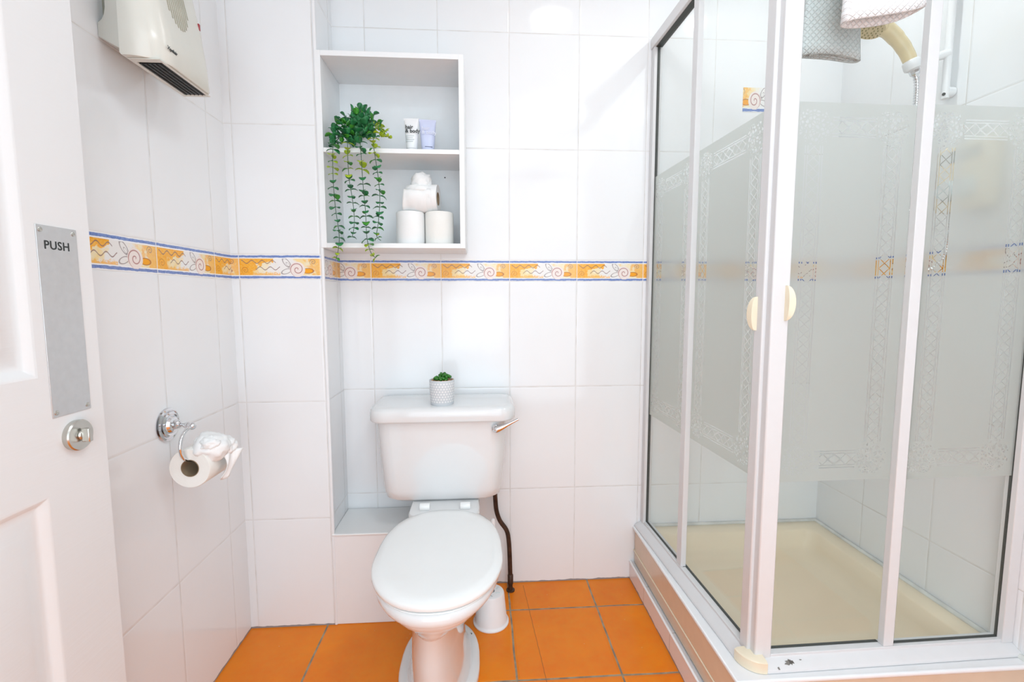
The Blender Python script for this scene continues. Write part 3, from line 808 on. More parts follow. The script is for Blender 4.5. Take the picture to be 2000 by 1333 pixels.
# ------------------------------------------------------------------ succulent on the cistern
def make_succulent():
    c = Vector((-0.1335, -0.176, 0.757))
    t = empty('potted_succulent', c, 'small green succulent in a dashed white pot on the cistern lid', 'plant')
    bm = bm_new(); lathe(bm, ((0.0375, 0), (0.0385, 0.002), (0.0410, 0.060), (0.0415, 0.081), (0.0405, 0.083), (0.0385, 0.082), (0.0380, 0.074), (0.0002, 0.074)), c, (0, 0, 1), 48)
    obj('pot', bm, M['pot'], t, smooth=40)
    rnd = random.Random(3); bm = bm_new()
    for k in range(110):
        a = rnd.uniform(0, 2 * PI); r = 0.036 * math.sqrt(rnd.random()); s = rnd.uniform(0.0022, 0.0042)
        bmesh.ops.create_icosphere(bm, subdivisions=1, radius=s, matrix=Matrix.Translation(c + Vector((r * math.cos(a), r * math.sin(a), 0.076 + rnd.uniform(0, 0.005)))))
    obj('gravel', bm, M['gravel'], t, smooth=60)
    bm = bm_new()
    for hx, hy, hz, n_, sz in ((-0.014, -0.004, 0.088, 7, 0.016), (0.006, -0.010, 0.086, 7, 0.016), (0.004, 0.004, 0.098, 8, 0.017), (0.018, 0.0, 0.094, 7, 0.015)):
        for k in range(n_):
            a = 2 * PI * k / n_ + hx * 50; el = 0.35 + 0.5 * (k % 2)
            d = Vector((math.cos(a) * math.cos(el), math.sin(a) * math.cos(el), math.sin(el)))
            p0 = c + Vector((hx, hy, hz - 0.006))
            pts = [p0 + d * sz * f for f in (0, 0.25, 0.5, 0.75, 0.92, 1.0)]
            tube(bm, pts, 0, 8, rad=[0.0018, 0.0036, 0.0050, 0.0052, 0.0034, 0.0008])
    obj('leaves', bm, M['succulent'], t, smooth=60)
make_succulent()

# ------------------------------------------------------------------ pipe and brush
bm = bm_new()
tube(bm, smooth_path([(0.045, -0.095, 0.431), (0.045, -0.070, 0.400), (0.0465, -0.052, 0.362), (0.0505, -0.048, 0.318), (0.063, -0.046, 0.278), (0.088, -0.045, 0.238), (0.0965, -0.045, 0.195), (0.1005, -0.045, 0.110), (0.1025, -0.048, 0.0)], 6), 0.0085, 14)
lathe(bm, ((0.0105, 0), (0.0105, 0.035), (0.0085, 0.037)), (0.1022, -0.048, 0.028), (0, 0, 1), 16)
lathe(bm, ((0.016, 0), (0.016, 0.004), (0.009, 0.006)), (0.1025, -0.048, 0.0), (0, 0, 1), 20)
p = obj('water_pipe', bm, M['copper'], None, smooth=50)
tag(p, 'tarnished brown copper pipe bending down from the cistern to the floor', 'pipe')

def make_brush():
    c = Vector((0.0250, -0.215, 0))
    h = empty('toilet_brush_holder', c, 'white plastic toilet brush holder on the floor right of the toilet', 'brush holder')
    bm = bm_new()
    lathe(bm, ((0.059, 0), (0.061, 0.001), (0.061, 0.005), (0.056, 0.008), (0.0545, 0.012), (0.0455, 0.104), (0.043, 0.109), (0.036, 0.111), (0.020, 0.1115), (0.0135, 0.1115), (0.013, 0.060), (0.0002, 0.058)), c, (0, 0, 1), 48)
    obj('pot', bm, M['white_plastic'], h, smooth=40)
    for k in range(6):
        a = 2 * PI * k / 6 + 0.3; bm = bm_new()
        p0 = c + Vector((math.cos(a) * 0.021, math.sin(a) * 0.021, 0.1118)); p1 = c + Vector((math.cos(a + 0.35) * 0.033, math.sin(a + 0.35) * 0.033, 0.1116))
        tube(bm, [p0, (p0 + p1) / 2, p1], 0.0017, 8)
        obj('vent_slot', bm, M['tube_grey'], h, smooth=60)
    b = empty('toilet_brush', c + Vector((0, 0, 0.06)), 'white toilet brush standing in its holder, handle beside the bowl', 'brush')
    bm = bm_new(); lathe(bm, ((0.009, 0.005), (0.0095, 0.03), (0.0065, 0.060), (0.0062, 0.225), (0.0080, 0.235), (0.0085, 0.262), (0.0090, 0.290), (0.0070, 0.300), (0.001, 0.303)), c + Vector((0, 0, 0.055)), (0.028, 0.09, 1), 20)
    obj('handle', bm, M['white_plastic'], b, smooth=40)
    bm = bm_new(); lathe(bm, ((0.0095, 0.0), (0.0120, 0.004), (0.0120, 0.012), (0.009, 0.016)), c + Vector((0.006, 0.020, 0.255)), (0.028, 0.09, 1), 20)
    obj('collar', bm, M['white_plastic'], b, smooth=40)
make_brush()

# ------------------------------------------------------------------ toilet roll holder and roll on the left wall
def make_holder():
    c = Vector((XL, -0.545, 0.7990))
    t = empty('toilet_roll_holder', c, 'chrome toilet roll holder with round rosette and open ring on the left wall', 'toilet roll holder')
    bm = bm_new(); lathe(bm, ((0.0405, 0), (0.0415, 0.003), (0.0400, 0.007), (0.0360, 0.009), (0.0345, 0.0075), (0.0330, 0.0075), (0.0315, 0.0115), (0.0270, 0.014), (0.0235, 0.0125), (0.0215, 0.013), (0.0180, 0.019), (0.0125, 0.021), (0.0115, 0.024), (0.0105, 0.030), (0.0075, 0.034), (0.005, 0.036)), c, (1, 0, 0), 56)
    obj('rosette', bm, M['chrome'], t, smooth=25)
    bm = bm_new()
    end = Vector((-0.7000, -0.580, 0.8030)); st = c + Vector((0.030, 0, 0))
    tube(bm, [st, st.lerp(end, 0.3), st.lerp(end, 0.6), end], 0.0042, 12)
    ad = (end - st).normalized()
    for f, r in ((0.52, 0.0068), (0.66, 0.0085), (0.80, 0.0068), (0.98, 0.0090)):
        bmesh.ops.create_uvsphere(bm, u_segments=16, v_segments=10, radius=r, matrix=Matrix.Translation(st.lerp(end, f)))
    obj('arm', bm, M['chrome'], t, smooth=60)
    bm = bm_new()
    yc, zc, rr = -0.592, 0.7630, 0.0390
    pts = [Vector((-0.700, yc + rr * math.cos(R(a)), zc + rr * math.sin(R(a)))) for a in range(75, 262, 8)]
    pts += [Vector((-0.700, yc - 0.002, zc - rr - 0.001)), Vector((-0.700, yc + 0.02, zc - rr - 0.0015)), Vector((-0.700, yc + 0.075, zc - rr - 0.0015))]
    tube(bm, pts, 0.0040, 12)
    obj('ring', bm, M['chrome'], t, smooth=60)
    ax = Vector((0.02, 1, 0)).normalized()
    rc = Vector((-0.7000, -0.616, 0.7120 - 0.0215 + 0.0120))
    r = roll((-0.6960, -0.608, 0.7075), ax, 0.0480, 0.098, 'toilet roll hanging on the chrome holder, end tucked into a tissue rosette', M['paper_cream'])
    bm = bm_new()
    # rosette of folded tissue: overlapping crumpled petals
    base = Vector((-0.662, -0.572, 0.7500))
    crumple(bm, base, 0.040, (1.05, 1.05, 0.92), 1.7, 0.15, freq=1.5)
    crumple(bm, base + Vector((0.008, -0.02, 0.014)), 0.022, (1.1, 1, 0.8), 8.2, 0.2, freq=1.7)
    crumple(bm, base + Vector((0.020, 0.022, -0.006)), 0.027, (1, 1, 0.9), 4.4, 0.18, freq=1.6)
    crumple(bm, base + Vector((-0.018, 0.004, 0.010)), 0.022, (1, 1.2, 0.8), 6.4, 0.18, freq=1.6)
    obj('tissue_rosette', bm, M['paper'], r, smooth=180)
    bm = bm_new(); rows = []
    for i in range(12):
        f = i / 11; row = []
        for j in range(10):
            s = j / 9
            x = -0.640 + 0.022 * s + 0.010 * math.sin(f * 3 + s * 2); y = -0.575 + 0.040 * s
            z = 0.735 - 0.062 * f - 0.008 * math.sin(s * 5) * f
            x += 0.006 * math.sin(s * 9 + f * 3); row.append(Vector((x, y - 0.01 * f, z)))
        rows.append(row)
    loft(bm, rows, False, False, closed=False)
    obj('loose_sheet', bm, M['paper'], r, smooth=180, solid=0.0012)
make_holder()

# ------------------------------------------------------------------ fan heater
def make_heater():
    c = Vector((XL, -0.595, 1.60))
    t = empty('fan_heater', c, 'ivory downflow fan heater mounted high on the left wall', 'heater')
    Y0, Y1 = -0.700, -0.500
    # housing shell: plan outline (half ellipse-ish) changing with height
    def plan(z, xb, xf, y0, y1, rr=0.064):
        pts = [Vector((xb, y1, z))]
        n = 10
        rad = min(rr, xf - xb - 0.004)
        for i in range(n + 1):      # far corner
            a = R(90 - 90 * i / n); pts.append(Vector((xf - rad * 0.45 + rad * 0.45 * math.cos(a), y1 - rad * 0.45 + rad * 0.45 * math.sin(a), z)))
        for i in range(n + 1):      # near corner, generously rounded
            a = R(-90 * i / n); pts.append(Vector((xf - rad + rad * math.cos(a), y0 + rad * 0.85 + rad * 0.85 * math.sin(a), z)))
        pts.append(Vector((xb, y0, z)))
        return pts
    bm = bm_new()
    rings = [plan(1.600, -0.718, -0.648, Y0, Y1), plan(1.604, -0.720, -0.645, Y0 - 0.001, Y1 + 0.001), plan(1.66, -0.720, -0.650, Y0, Y1 + 0.004), plan(1.75, -0.722, -0.664, Y0 + 0.004, Y1 + 0.006), plan(1.84, -0.724, -0.682, Y0 + 0.010, Y1 + 0.002),
             plan(1.875, -0.726, -0.695, Y0 + 0.016, Y1 - 0.006), plan(1.885, -0.728, -0.705, Y0 + 0.022, Y1 - 0.012)]
    loft(bm, rings)
    obj('front_cover', bm, M['heater'], t, smooth=50)
    # rear housing with a notched side
    bm = bm_new()
    side = [(XL, 1.648), (-0.718, 1.604), (-0.718, 1.88), (XL, 1.88), (XL, 1.76)]
    side = [(XL, 1.648), (-0.7195, 1.612), (-0.7195, 1.885), (-0.758, 1.885), (-0.758, 1.70), (-0.762, 1.688), (-0.770, 1.680), (XL, 1.676)]
    loft(bm, [[Vector((x, y + (x - XL) * -0.45 * s_, z)) for x, z in side] for y, s_ in ((-0.668, 1), (-0.515, -1))])
    obj('rear_housing', bm, M['heater'], t, bevel=0.002)
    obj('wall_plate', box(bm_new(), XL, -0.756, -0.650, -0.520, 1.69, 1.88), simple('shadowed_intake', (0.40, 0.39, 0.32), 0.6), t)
    # outlet
    bm = bm_new()
    yN, yF = Y0 + 0.026, Y1 - 0.014; xB, xF = -0.706, -0.657
    def rect(xa, xb, ya, yb, z): return [Vector(p) for p in ((xa, ya, z), (xb, ya, z), (xb, yb, z), (xa, yb, z))]
    for a, b in ((rect(xB - 0.008, xF + 0.005, yN - 0.014, yF + 0.009, 1.5985), rect(xB, xF, yN, yF, 1.5985)),):
        rv = [[bm.verts.new(p) for p in a], [bm.verts.new(p) for p in b]]
        for i in range(4):
            j = (i + 1) % 4; bm.faces.new((rv[0][i], rv[0][j], rv[1][j], rv[1][i]))
    og = obj('outlet_grille', bm, M['heater'], t, solid=0.002)
    obj('opening', box(bm_new(), xB + 0.001, xF - 0.001, yN + 0.006, yF - 0.004, 1.5975, 1.6005), M['black'], og)
    for k in range(5):
        x = xB + 0.006 + (xF - xB - 0.012) * k / 4
        obj('fin', box(bm_new(), x - 0.0005, x + 0.0005, yN + 0.006, yF - 0.004, 1.5955, 1.5978), simple('dark_fin', (0.05, 0.045, 0.04), 0.4), og)
    # intake slots on the front, in a rounded patch
    def fx(z):
        for (za, xa), (zb, xb) in (((1.604, -0.645), (1.66, -0.650)), ((1.66, -0.650), (1.75, -0.664)), ((1.75, -0.664), (1.84, -0.682)), ((1.84, -0.682), (1.875, -0.695))):
            if za <= z <= zb: return xa + (xb - xa) * (z - za) / (zb - za)
        return -0.69
    for k in range(11):
        y = -0.640 + 0.0078 * k
        zb = 1.785 - 0.085 * math.sqrt(max(0, 1 - ((y + 0.601) / 0.045) ** 2))
        bm = bm_new(); pts = []
        zt_ = 1.862
        for s in range(7):
            z = zb + (zt_ - zb) * s / 6; pts.append((fx(z) + 0.0004, y, z))
        for a, b in zip(pts, pts[1:]):
            f = [bm.verts.new(p) for p in ((a[0] + 0.0002, a[1] - 0.0014, a[2]), (a[0] + 0.0002, a[1] + 0.0014, a[2]), (b[0] + 0.0002, b[1] + 0.0014, b[2]), (b[0] + 0.0002, b[1] - 0.0014, b[2]))]
            bm.faces.new(f)
        obj('intake_slot', bm, M['slat'], t, solid=0.0008)
    sl = Vector((-0.155, 0, 1)).normalized()
    bm = text_bm('Xpelair', 0.0115, (fx(1.630) + 0.0008, -0.668, 1.629), (0, 1, 0), sl, 0.0002, shear=0.25, spacing=0.95, bold=0.0002)
    obj('lettering', bm, M['ink'], t)
    bm = bm_new(); box(bm, fx(1.752) - 0.003, fx(1.752) + 0.0015, -0.517, -0.511, 1.745, 1.760)
    obj('indicator', bm, M['red'], t, bevel=0.0008)
make_heater()

# ------------------------------------------------------------------ shower tray, plinth
ZR = 0.215       # top of tray rim
def make_tray():
    t = empty('shower_tray', (0.96, -0.38, 0.07), 'cream shower tray with beige skirt in the corner', 'shower tray')
    x0, x1, y0, y1 = 0.590, XR - 0.001, -0.757, -0.001
    bm = bm_new()
    cx, cy, hx, hy = (x0 + x1) / 2, (y0 + y1) / 2, (x1 - x0) / 2, (y1 - y0) / 2
    def rg(ins, z, r): return rrect(cx, cy, hx - ins, hy - ins, r, z, 5)
    loft(bm, [rg(0.004, ZR - 0.012, 0.004), rg(0.000, ZR - 0.009, 0.006), rg(0.0, ZR - 0.003, 0.006), rg(0.004, ZR, 0.006), rg(0.062, ZR - 0.001, 0.03), rg(0.068, ZR - 0.006, 0.04), rg(0.082, ZR - 0.050, 0.05), rg(0.094, ZR - 0.072, 0.05), rg(0.125, ZR - 0.080, 0.06), rg(0.30, ZR - 0.086, 0.05)], cap0=False)
    obj('basin', bm, M['tray'], t, smooth=50)
    bm = bm_new()
    prof = [(0.0, ZR - 0.010), (0.0, 0.1215), (0.0018, 0.1200), (0.0018, 0.1165), (0.0, 0.1150), (0.0, 0.074)]
    rings = [rrect(cx, cy, hx - 0.004 - i, hy - 0.004 - i, 0.006, z, 4) for i, z in prof]
    loft(bm, rings, False, False)
    obj('skirt', bm, M['skirt'], t, smooth=20)
    bm = bm_new(); tube(bm, [(x0 + 0.003, y1, ZR - 0.005), (x0 + 0.003, y0 + 0.003, ZR - 0.005), (x1, y0 + 0.003, ZR - 0.005)], 0.0062, 12)
    box(bm, x0 + 0.003, x0 + 0.044, y0 + 0.003, y1, ZR - 0.001, ZR + 0.0006); box(bm, x0 + 0.044, x1, y0 + 0.003, y0 + 0.044, ZR - 0.001, ZR + 0.0006)
    obj('rim', bm, M['white_plastic'], t, smooth=60, label='white rounded rim edge')
    # thin raised cream bead along the skirt
    bm = bm_new(); tube(bm, [(x0 + 0.0035, y1, 0.1185), (x0 + 0.0035, y0 + 0.0035, 0.1185), (x1, y0 + 0.0035, 0.1185)], 0.0026, 8)
    obj('bead', bm, M['cream'], t, smooth=60)
make_tray()
def plinth_mat():
    g = G('plinth_tile'); X = g.coord()
    u = ((X[1] + 0.4) / 0.235).fract(); j = 1.0 - ramp((u - 0.5).abs() * -1 + 0.5, 0.004, 0.010)
    dirt = (X[2] < g.noise(30, 2) * 0.012) * 0.8
    c = g.mix(j * 0.7, (0.86, 0.82, 0.82), (0.5, 0.42, 0.38)); c = g.mix(dirt, c, (0.2, 0.17, 0.16))
    return g.end(g.pbr(c, 0.12))
bm = bm_new(); box(bm, 0.5780, XR, -0.7670, 0.0, 0.0, 0.068)
struct(obj('wall_plinth', bm, plinth_mat()), 'tiled plinth under the shower tray')
bm = bm_new(); tube(bm, [(0.5800, 0.0, 0.0705), (0.5800, -0.765, 0.0705), (XR, -0.765, 0.0705)], 0.0052, 10)
struct(obj('trim_3', bm, M['white_plastic'], smooth=60), 'white tile trim along the plinth')
# sealant where the tray meets the walls
bm = bm_new(); tube(bm, [(0.60, -0.004, ZR + 0.001), (XR - 0.006, -0.004, ZR + 0.001), (XR - 0.006, -0.76, ZR + 0.001)], 0.0085, 8)
struct(obj('trim_4', bm, M['caulk'], smooth=60), 'white sealant between tray and tiles')

# ------------------------------------------------------------------ shower enclosure
def make_enclosure():
    A = Vector((0.633, -0.001, 0)); B = Vector((0.661, -0.702, 0)); C_ = Vector((1.3395, -0.692, 0))
    Z0, Z1 = ZR + 0.0016, 1.995
    t = empty('shower_enclosure', (B.x, B.y, ZR), 'white framed corner shower enclosure with etched glass panels', 'shower enclosure')
    def side(P, Q, outward):
        d = (Q - P).normalized(); nrm = Vector((d.y, -d.x, 0))
        if nrm.dot(outward) < 0: nrm = -nrm
        # local x along, y outward(-) so that local -Y faces out
        yv = -nrm
        return Matrix.Translation(P) @ Matrix((d, yv, Vector((0, 0, 1)))).transposed().to_4x4(), (Q - P).length
    ML, LL = side(A, B, Vector((-1, 0, 0)))
    MF, LF = side(B, C_, Vector((0, -1, 0)))
    def lb(Mx, s0, s1, o0, o1, z0, z1, name, mat, par=t, bev=0.0015, label=None):
        bm = bm_new(); box(bm, s0, s1, o0, o1, z0, z1); bm.transform(Mx)
        return obj(name, bm, mat, par, bevel=bev, label=label)
    def rail(Mx, s0, s1, zb, h, name, par=t, up=True):
        # profile with a sloping outer shoulder
        pr = [(-0.040, 0.0), (-0.040, 0.004), (-0.037, 0.009), (-0.018, 0.018), (-0.013, 0.021), (-0.013, h), (0.014, h), (0.014, 0.0)] if up else [(-0.020, 0.0), (-0.020, h), (0.016, h), (0.016, 0.0)]
        bm = bm_new(); loft(bm, [[Mx @ Vector((s, o, zb + z)) for o, z in pr] for s in (s0, s1)])
        return obj(name, bm, M['frame'], par, bevel=0.0012)
    rail(ML, 0.0, LL - 0.014, Z0, 0.028, 'bottom_rail'); rail(MF, 0.012, LF, Z0, 0.028, 'bottom_rail')
    rail(ML, 0.0, LL + 0.02, Z1, 0.035, 'top_rail', up=False); rail(MF, -0.02, LF, Z1, 0.035, 'top_rail', up=False)
    lb(ML, 0.0, 0.026, -0.016, 0.014, Z0 + 0.02, Z1, 'wall_profile', M['frame'])
    lb(MF, LF - 0.030, LF, -0.016, 0.014, Z0 + 0.02, Z1, 'wall_profile', M['frame'])
    for Mx, s0, s1 in ((ML, 0.026, LL - 0.03), (MF, 0.03, LF - 0.03)):
        lb(Mx, s0, s1, -0.010, 0.012, Z1 - 0.003, Z1, 'gasket', M['gasket'], bev=0.0005)
    # rounded cream corner block
    bm = bm_new(); rings = []
    for z, k in ((Z0, 1.0), (Z0 + 0.026, 1.0), (Z0 + 0.030, 0.9)):
        pts = [Vector((B.x + 0.034, B.y + 0.008, z))]
        pts = [Vector((B.x + 0.012 + 0.053 * k * math.cos(R(a)), B.y + 0.014 + 0.054 * k * math.sin(R(a)), z)) for a in range(180, 271, 9)]
        pts += [Vector((B.x + 0.016, B.y + 0.020, z))]
        rings.append(pts)
    loft(bm, rings); obj('corner_block', bm, M['cream'], t, smooth=40)
    zg0 = Z0 + 0.028; zf0, zf1 = 0.670, 1.545
    def pane(Mx, s0, s1, off, name, par, z1=Z1 - 0.001):
        hw = (s1 - s0) / 2; P = Mx @ Matrix.Translation(((s0 + s1) / 2, off, 0))
        bm = bm_new(); box(bm, -hw, hw, -0.0022, 0.0022, zg0, z1)
        for f in bm.faces:
            f.normal_update()
            if f.normal.y < -0.5: f.material_index = 1
        bm.transform(P)
        return obj(name, bm, [M['glass'], frost_mat(hw, zf0, zf1)], par, mw=P, label='etched glass pane')
    def gasket(Mx, s0, s1, off, par):
        bm = bm_new(); box(bm, s0, s1, off - 0.0035, off + 0.0035, zg0 - 0.001, zg0 + 0.0020); bm.transform(Mx)
        obj('gasket', bm, M['gasket'], par)
    # fixed panels
    for Mx, s0, s1 in ((ML, 0.026, 0.335), (MF, 0.350, LF - 0.030)):
        g_ = lb(Mx, (s1 - 0.030) if Mx is ML else s0 - 0.020, s1 if Mx is ML else s0 + 0.007, -0.012, 0.006, zg0, Z1, 'fixed_panel', M['frame'])
        pane(Mx, s0, s1 - 0.002, 0.0, 'glass_pane', g_)
        gasket(Mx, s0, s1, 0.0, g_)
        if Mx is MF:
            bm = bm_new(); box(bm, s1 - 0.0006, s1 + 0.0010, -0.0035, 0.0035, zg0, Z1); bm.transform(Mx)
            obj('gasket', bm, M['gasket'], g_)
            bm = bm_new(); box(bm, 0.357, 0.373, 0.004, 0.007, zg0, 1.2); bm.transform(Mx)
            obj('seal_strip', bm, M['seal'], g_)
        else:
            bm = bm_new(); box(bm, s0 - 0.0015, s0 + 0.0012, -0.005, 0.005, zg0, Z1); bm.transform(Mx)
            obj('gasket', bm, M['gasket'], g_)
    # sliding doors meeting at the corner
    for Mx, s0, s1, out in ((ML, 0.322, LL - 0.038, 0), (MF, 0.036, 0.330, 1)):
        if out == 0: d = lb(Mx, s1, LL - 0.006, -0.014, 0.012, zg0 - 0.012, Z1, 'door', M['frame'], bev=0.003)
        else: d = lb(Mx, -0.006, s0, -0.014, 0.012, zg0 - 0.012, Z1, 'door', M['frame'], bev=0.003)
        pane(Mx, s0, s1, 0.008, 'glass_pane', d)
        gasket(Mx, s0, s1, 0.008, d)
        # crescent handle
        bm = bm_new(); rings = []
        zc = 1.073 if out == 0 else 1.098; hh = 0.040
        sx = (s1 + 0.012) if out == 0 else (s0 - 0.012); sg = -1 if out == 0 else 1
        n = 14
        for k in range(n + 1):
            a = -PI / 2 + PI * k / n; zz = zc + hh * math.sin(a); w = 0.020 * math.cos(a) + 0.001; dp = 0.016 * math.cos(a) ** 0.7 + 0.002 if math.cos(a) > 1e-6 else 0.002
            rings.append([Mx @ Vector(p) for p in ((sx, -0.013, zz), (sx + sg * w, -0.013, zz), (sx + sg * w, -0.013 - dp * 0.6, zz), (sx + sg * w * 0.75, -0.013 - dp, zz), (sx + sg * 0.002, -0.013 - dp * 0.8, zz))])
        loft(bm, rings)
        obj('handle', bm, M['cream'], d, smooth=50, bevel=0.001, label='cream crescent handle')
    # scuffs on the front rail
    rnd = random.Random(5); sm = simple('grey_scuff', (0.22, 0.20, 0.18), 0.7)
    for sx, tc, w, ht in ((0.074, 0.55, 0.026, 0.50), (0.080, 0.62, 0.014, 0.80), (0.042, 0.05, 0.006, 0.30), (0.106, 0.8, 0.009, 0.14)):
        bm = bm_new(); n = 14; pts = []
        for k in range(n):
            q_ = rnd.uniform(0.45, 1.15); tt = tc + ht / 2 * math.sin(2 * PI * k / n) * q_; qq = sx + w / 2 * math.cos(2 * PI * k / n) * q_
            pts.append(MF @ Vector((qq, -0.037 + 0.019 * tt - 0.0003, Z0 + 0.009 + 0.009 * tt + 0.0006)))
        bm.faces.new([bm.verts.new(p) for p in pts])
        obj('scuff', bm, sm, t, solid=0.0002)
make_enclosure()

# ------------------------------------------------------------------ shower fittings
def make_shower():
    r = empty('shower_riser_rail', (1.312, -0.425, 1.66), 'white shower riser rail on the right tiled wall', 'shower rail')
    bm = bm_new(); tube(bm, [(1.318, -0.430, 1.672), (1.318, -0.430, 2.24)], 0.0095, 16)
    obj('pole', bm, M['white_plastic'], r, smooth=60)
    for z in (1.690, 2.22):
        bm = bm_new(); tube(bm, [(1.339, -0.430, z), (1.318, -0.430, z)], 0.014, 16)
        obj('wall_bracket', bm, M['white_plastic'], r, smooth=40)
    bm = bm_new(); lathe(bm, ((0.004, 0), (0.0042, 0.002), (0.0005, 0.003)), (1.3095, -0.4345, 1.682), (-0.7, -0.7, 0), 10)
    obj('screw', bm, M['gasket'], r)
    bm = bm_new(); tube(bm, [(1.318, -0.430, 1.795), (1.285, -0.424, 1.785), (1.245, -0.413, 1.772)], 0.013, 14, rad=[0.013, 0.010, 0.010])
    obj('slider', bm, M['white_plastic'], r, smooth=50)
    h = empty('shower_handset', (1.229, -0.410, 1.770), 'cream hand shower held on the riser rail under the towels', 'shower head')
    bm = bm_new(); tube(bm, smooth_path([(1.231, -0.410, 1.765), (1.218, -0.408, 1.797), (1.196, -0.404, 1.832), (1.165, -0.398, 1.866), (1.130, -0.392, 1.890)], 5), 0, 20,
                        rad=[0.0165] * 4 + [0.0175] * 4 + [0.0185] * 4 + [0.0200] * 4 + [0.0215] * 5)
    obj('handle', bm, M['yellowed'], h, smooth=60)
    bm = bm_new(); hd = Vector((-0.35, -0.05, -0.93))
    lathe(bm, ((0.020, -0.030), (0.034, -0.020), (0.040, -0.004), (0.040, 0.004), (0.037, 0.008), (0.0002, 0.009)), (1.118, -0.390, 1.878), hd, 36)
    hh = obj('head', bm, M['yellowed'], h, smooth=40)
    bm = bm_new()
    a_, b_ = frame_axes(hd)
    for rr, n_ in ((0.010, 6), (0.019, 12), (0.029, 18)):
        for k in range(n_):
            p0 = Vector((1.118, -0.390, 1.878)) + hd.normalized() * 0.009 + (a_ * math.cos(2 * PI * k / n_) + b_ * math.sin(2 * PI * k / n_)) * rr
            tube(bm, [p0, p0 + hd.normalized() * 0.003], 0.0016, 6)
    obj('nozzles', bm, simple('olive_nozzle', (0.40, 0.34, 0.16), 0.6), hh)
    bm = bm_new(); d = Vector((0.24, -0.03, -0.60)).normalized()
    lathe(bm, ((0.0175, -0.012), (0.021, -0.008), (0.022, 0.008), (0.020, 0.014), (0.013, 0.018)), (1.230, -0.410, 1.772), d, 28)
    obj('collar', bm, M['white_plastic'], h, smooth=40)
    bm = bm_new(); lathe(bm, ((0.0125, 0.0), (0.0130, 0.004), (0.0120, 0.012), (0.0085, 0.016)), (1.2370, -0.411, 1.756), d, 8)
    obj('hose_nut', bm, M['chrome'], h, smooth=30)
    hose = empty('shower_hose', (1.245, -0.412, 1.74), 'ribbed chrome shower hose hanging from the hand shower', 'hose')
    path = smooth_path([(1.2400, -0.4115, 1.745), (1.2480, -0.412, 1.720), (1.2500, -0.412, 1.66), (1.2500, -0.412, 1.50), (1.2540, -0.416, 1.36), (1.262, -0.428, 1.24), (1.280, -0.450, 1.19), (1.300, -0.480, 1.22), (1.3, -0.50, 1.32)], 10)
    # ribbed: resample finely and alternate radius
    fine = []
    for a, b in zip(path, path[1:]):
        n_ = max(1, int((b - a).length / 0.0016))
        fine += [a.lerp(b, i / n_) for i in range(n_)]
    bm = bm_new(); tube(bm, fine, 0, 10, rad=[0.0080 if (i // 2) % 2 else 0.0066 for i in range(len(fine))])
    obj('hose_tube', bm, M['chrome'], hose, smooth=60)
    u = empty('electric_shower', (XR, -0.50, 1.32), 'cream electric shower box on the right wall behind the etched glass', 'electric shower')
    bm = bm_new(); box(bm, 1.285, XR - 0.0005, -0.545, -0.448, 1.345, 1.525)
    obj('case', bm, M['cream'], u, bevel=0.014, bseg=4)
    bm = bm_new(); lathe(bm, ((0.028, 0), (0.028, 0.010), (0.022, 0.020), (0.001, 0.021)), (1.285, -0.497, 1.400), (-1, 0, 0), 28)
    obj('dial', bm, M['tube_grey'], u, smooth=40)
    bm = bm_new(); box(bm, 1.2835, 1.2855, -0.53, -0.465, 1.475, 1.505)
    obj('label_strip', bm, M['seal'], u)
make_shower()

# ------------------------------------------------------------------ towels over the front rail
def hem_ring(x0, x1, yc, hy, z, zr, n=44, ph=0.0, wav=0.004, thick=0.0):
    """closed flattened loop, wavy; z left, zr right"""
    out = []
    for i in range(n):
        a = 2 * PI * i / n
        f = (1 - math.cos(a)) / 2           # 0..1..0 from left to right and back
        s = 1 if a < PI else -1
        x = x0 + (x1 - x0) * f
        y = yc + s * hy * math.sin(min(a, 2 * PI - a)) ** 0.6 if 0 < f < 1 else yc
        y += wav * math.sin(f * 6 + ph)
        zz = z + (zr - z) * f ** 2 + 0.004 * math.sin(f * 5 + ph)
        out.append(Vector((x, y, zz)))
    return out
def towel(name, x0, x1, yc, hy, zl, zr, mat, label, ytop, ph=0.0, back=True, zin=0.09, drop_back=1.70):
    t = empty(name, (x0, yc, zl), label, 'towel')
    bm = bm_new(); rings = []
    top = 2.036
    n = 18
    for k in range(n + 1):
        f = k / n
        z = lambda zz: zz + (top - zz) * f
        s = 1 - 0.62 * f ** 0.7
        pinch = 0.010 * math.sin(f * 3)
        rings.append(hem_ring(x0 + pinch * 0.5, x1 - pinch, yc + (ytop - yc) * f ** 1.5, hy * s, z(zl), z(zr), ph=ph + f * 1.2, wav=0.004 * (1 - f)))
    loft(bm, rings, False, True)
    obj('outer_fold', bm, mat, t, smooth=180, solid=0.0055)
    return t, top
t, top = towel('white_towel', 0.757, 0.925, -0.756, 0.022, 1.676, 1.716, M['towel_white'], 'white terry towel folded over the front rail, outside the glass', -0.736, 0.6)
bm = bm_new()      # part lying over the rail and the short inner end
rows = []
for k in range(20):
    a = PI * k / 19
    rows.append([Vector((0.765 + 0.155 * j / 8, -0.701 - 0.035 * math.cos(a), 2.036 + 0.014 * math.sin(a))) for j in range(9)])
for k in range(1, 4): rows.append([Vector((0.765 + 0.155 * j / 8, -0.666 + 0.001 * math.sin(j + k), 2.036 - 0.022 * k)) for j in range(9)])
loft(bm, rows, False, False, closed=False)
obj('top_fold', bm, M['towel_white'], t, smooth=180, solid=0.005)
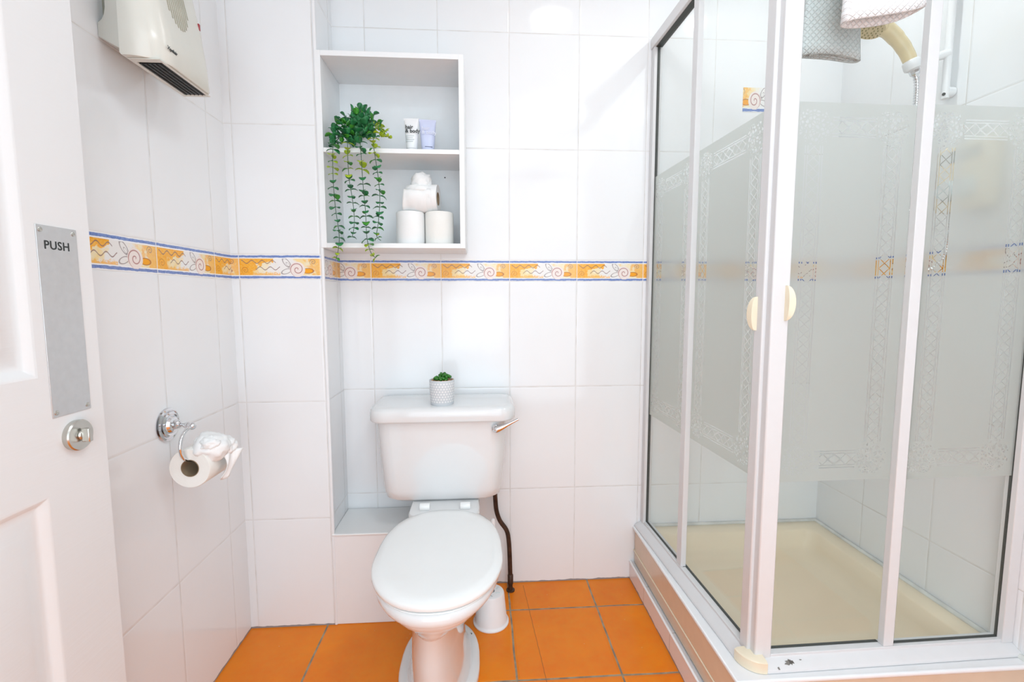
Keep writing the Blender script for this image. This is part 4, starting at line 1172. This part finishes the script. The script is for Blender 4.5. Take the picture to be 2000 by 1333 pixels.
t, top = towel('grey_towel', 0.737, 0.875, -0.652, 0.012, 1.662, 1.658, M['towel_grey'], 'grey waffle towel hanging on the inner side of the front glass', -0.6785, 0.2)
bm = bm_new(); rows = []
for k in range(16):
    a = PI * k / 15
    rows.append([Vector((0.748 + 0.110 * j / 8, -0.701 - 0.0235 * math.cos(a), 2.034 + 0.006 * math.sin(a))) for j in range(9)])
loft(bm, [[p + Vector((0, 0, -0.02)) for p in rows[0]]] + rows, False, False, closed=False)
obj('top_fold', bm, M['towel_grey'], t, smooth=180, solid=0.003)
bm = bm_new(); rings = [hem_ring(0.757, 0.862, -0.655, 0.0055, 1.662, 1.660, ph=0.4, wav=0.003), hem_ring(0.757, 0.862, -0.655, 0.0055, 1.72, 1.72, ph=0.8, wav=0.003)]
loft(bm, rings, False, False); obj('inner_fold', bm, M['towel_grey'], t, smooth=180, solid=0.003)

# ------------------------------------------------------------------ mirrored border reflection, painted on a thin panel in the shower
g = G('painted_reflection'); X = g.coord()
u = 0.62 + X[0] / 0.25; v = X[2] / 0.0774
M['reflected_border'] = g.end(g.pbr(border_art(g, 1.0 - (X[0] / 0.25), X[2] / 0.105, 5.0), 0.08))
bm = bm_new(); box(bm, 0.963, 1.075, -0.0012, 0.0, 1.790, 1.876)
o = obj('border_reflection', bm, M['reflected_border'], None, mw=Matrix.Translation((0.935, 0, 1.788)))
struct(o, 'painted reflection of the border tiles on the back wall inside the shower')

# small glowing fitting added above the shower to brighten its inside
t = empty('shower_fill_fitting', (0.962, -0.42, CEIL), 'small round fill light added in the ceiling above the shower', 'light')
bm = bm_new(); lathe(bm, ((0.045, 0.0), (0.045, -0.004), (0.036, -0.006), (0.034, 0.0)), (0.962, -0.42, CEIL), (0, 0, 1), 36, cap=False)
obj('bezel', bm, M['chrome'], t, smooth=40)
bm = bm_new(); lathe(bm, ((0.034, -0.0005), (0.034, -0.0025)), (0.962, -0.42, CEIL), (0, 0, 1), 36)
g = G('fill_lens'); obj('lens', bm, g.end(g.pbr((0.9, 0.9, 0.9), 0.3, emis=(1, 0.98, 0.95), estr=4)), t)
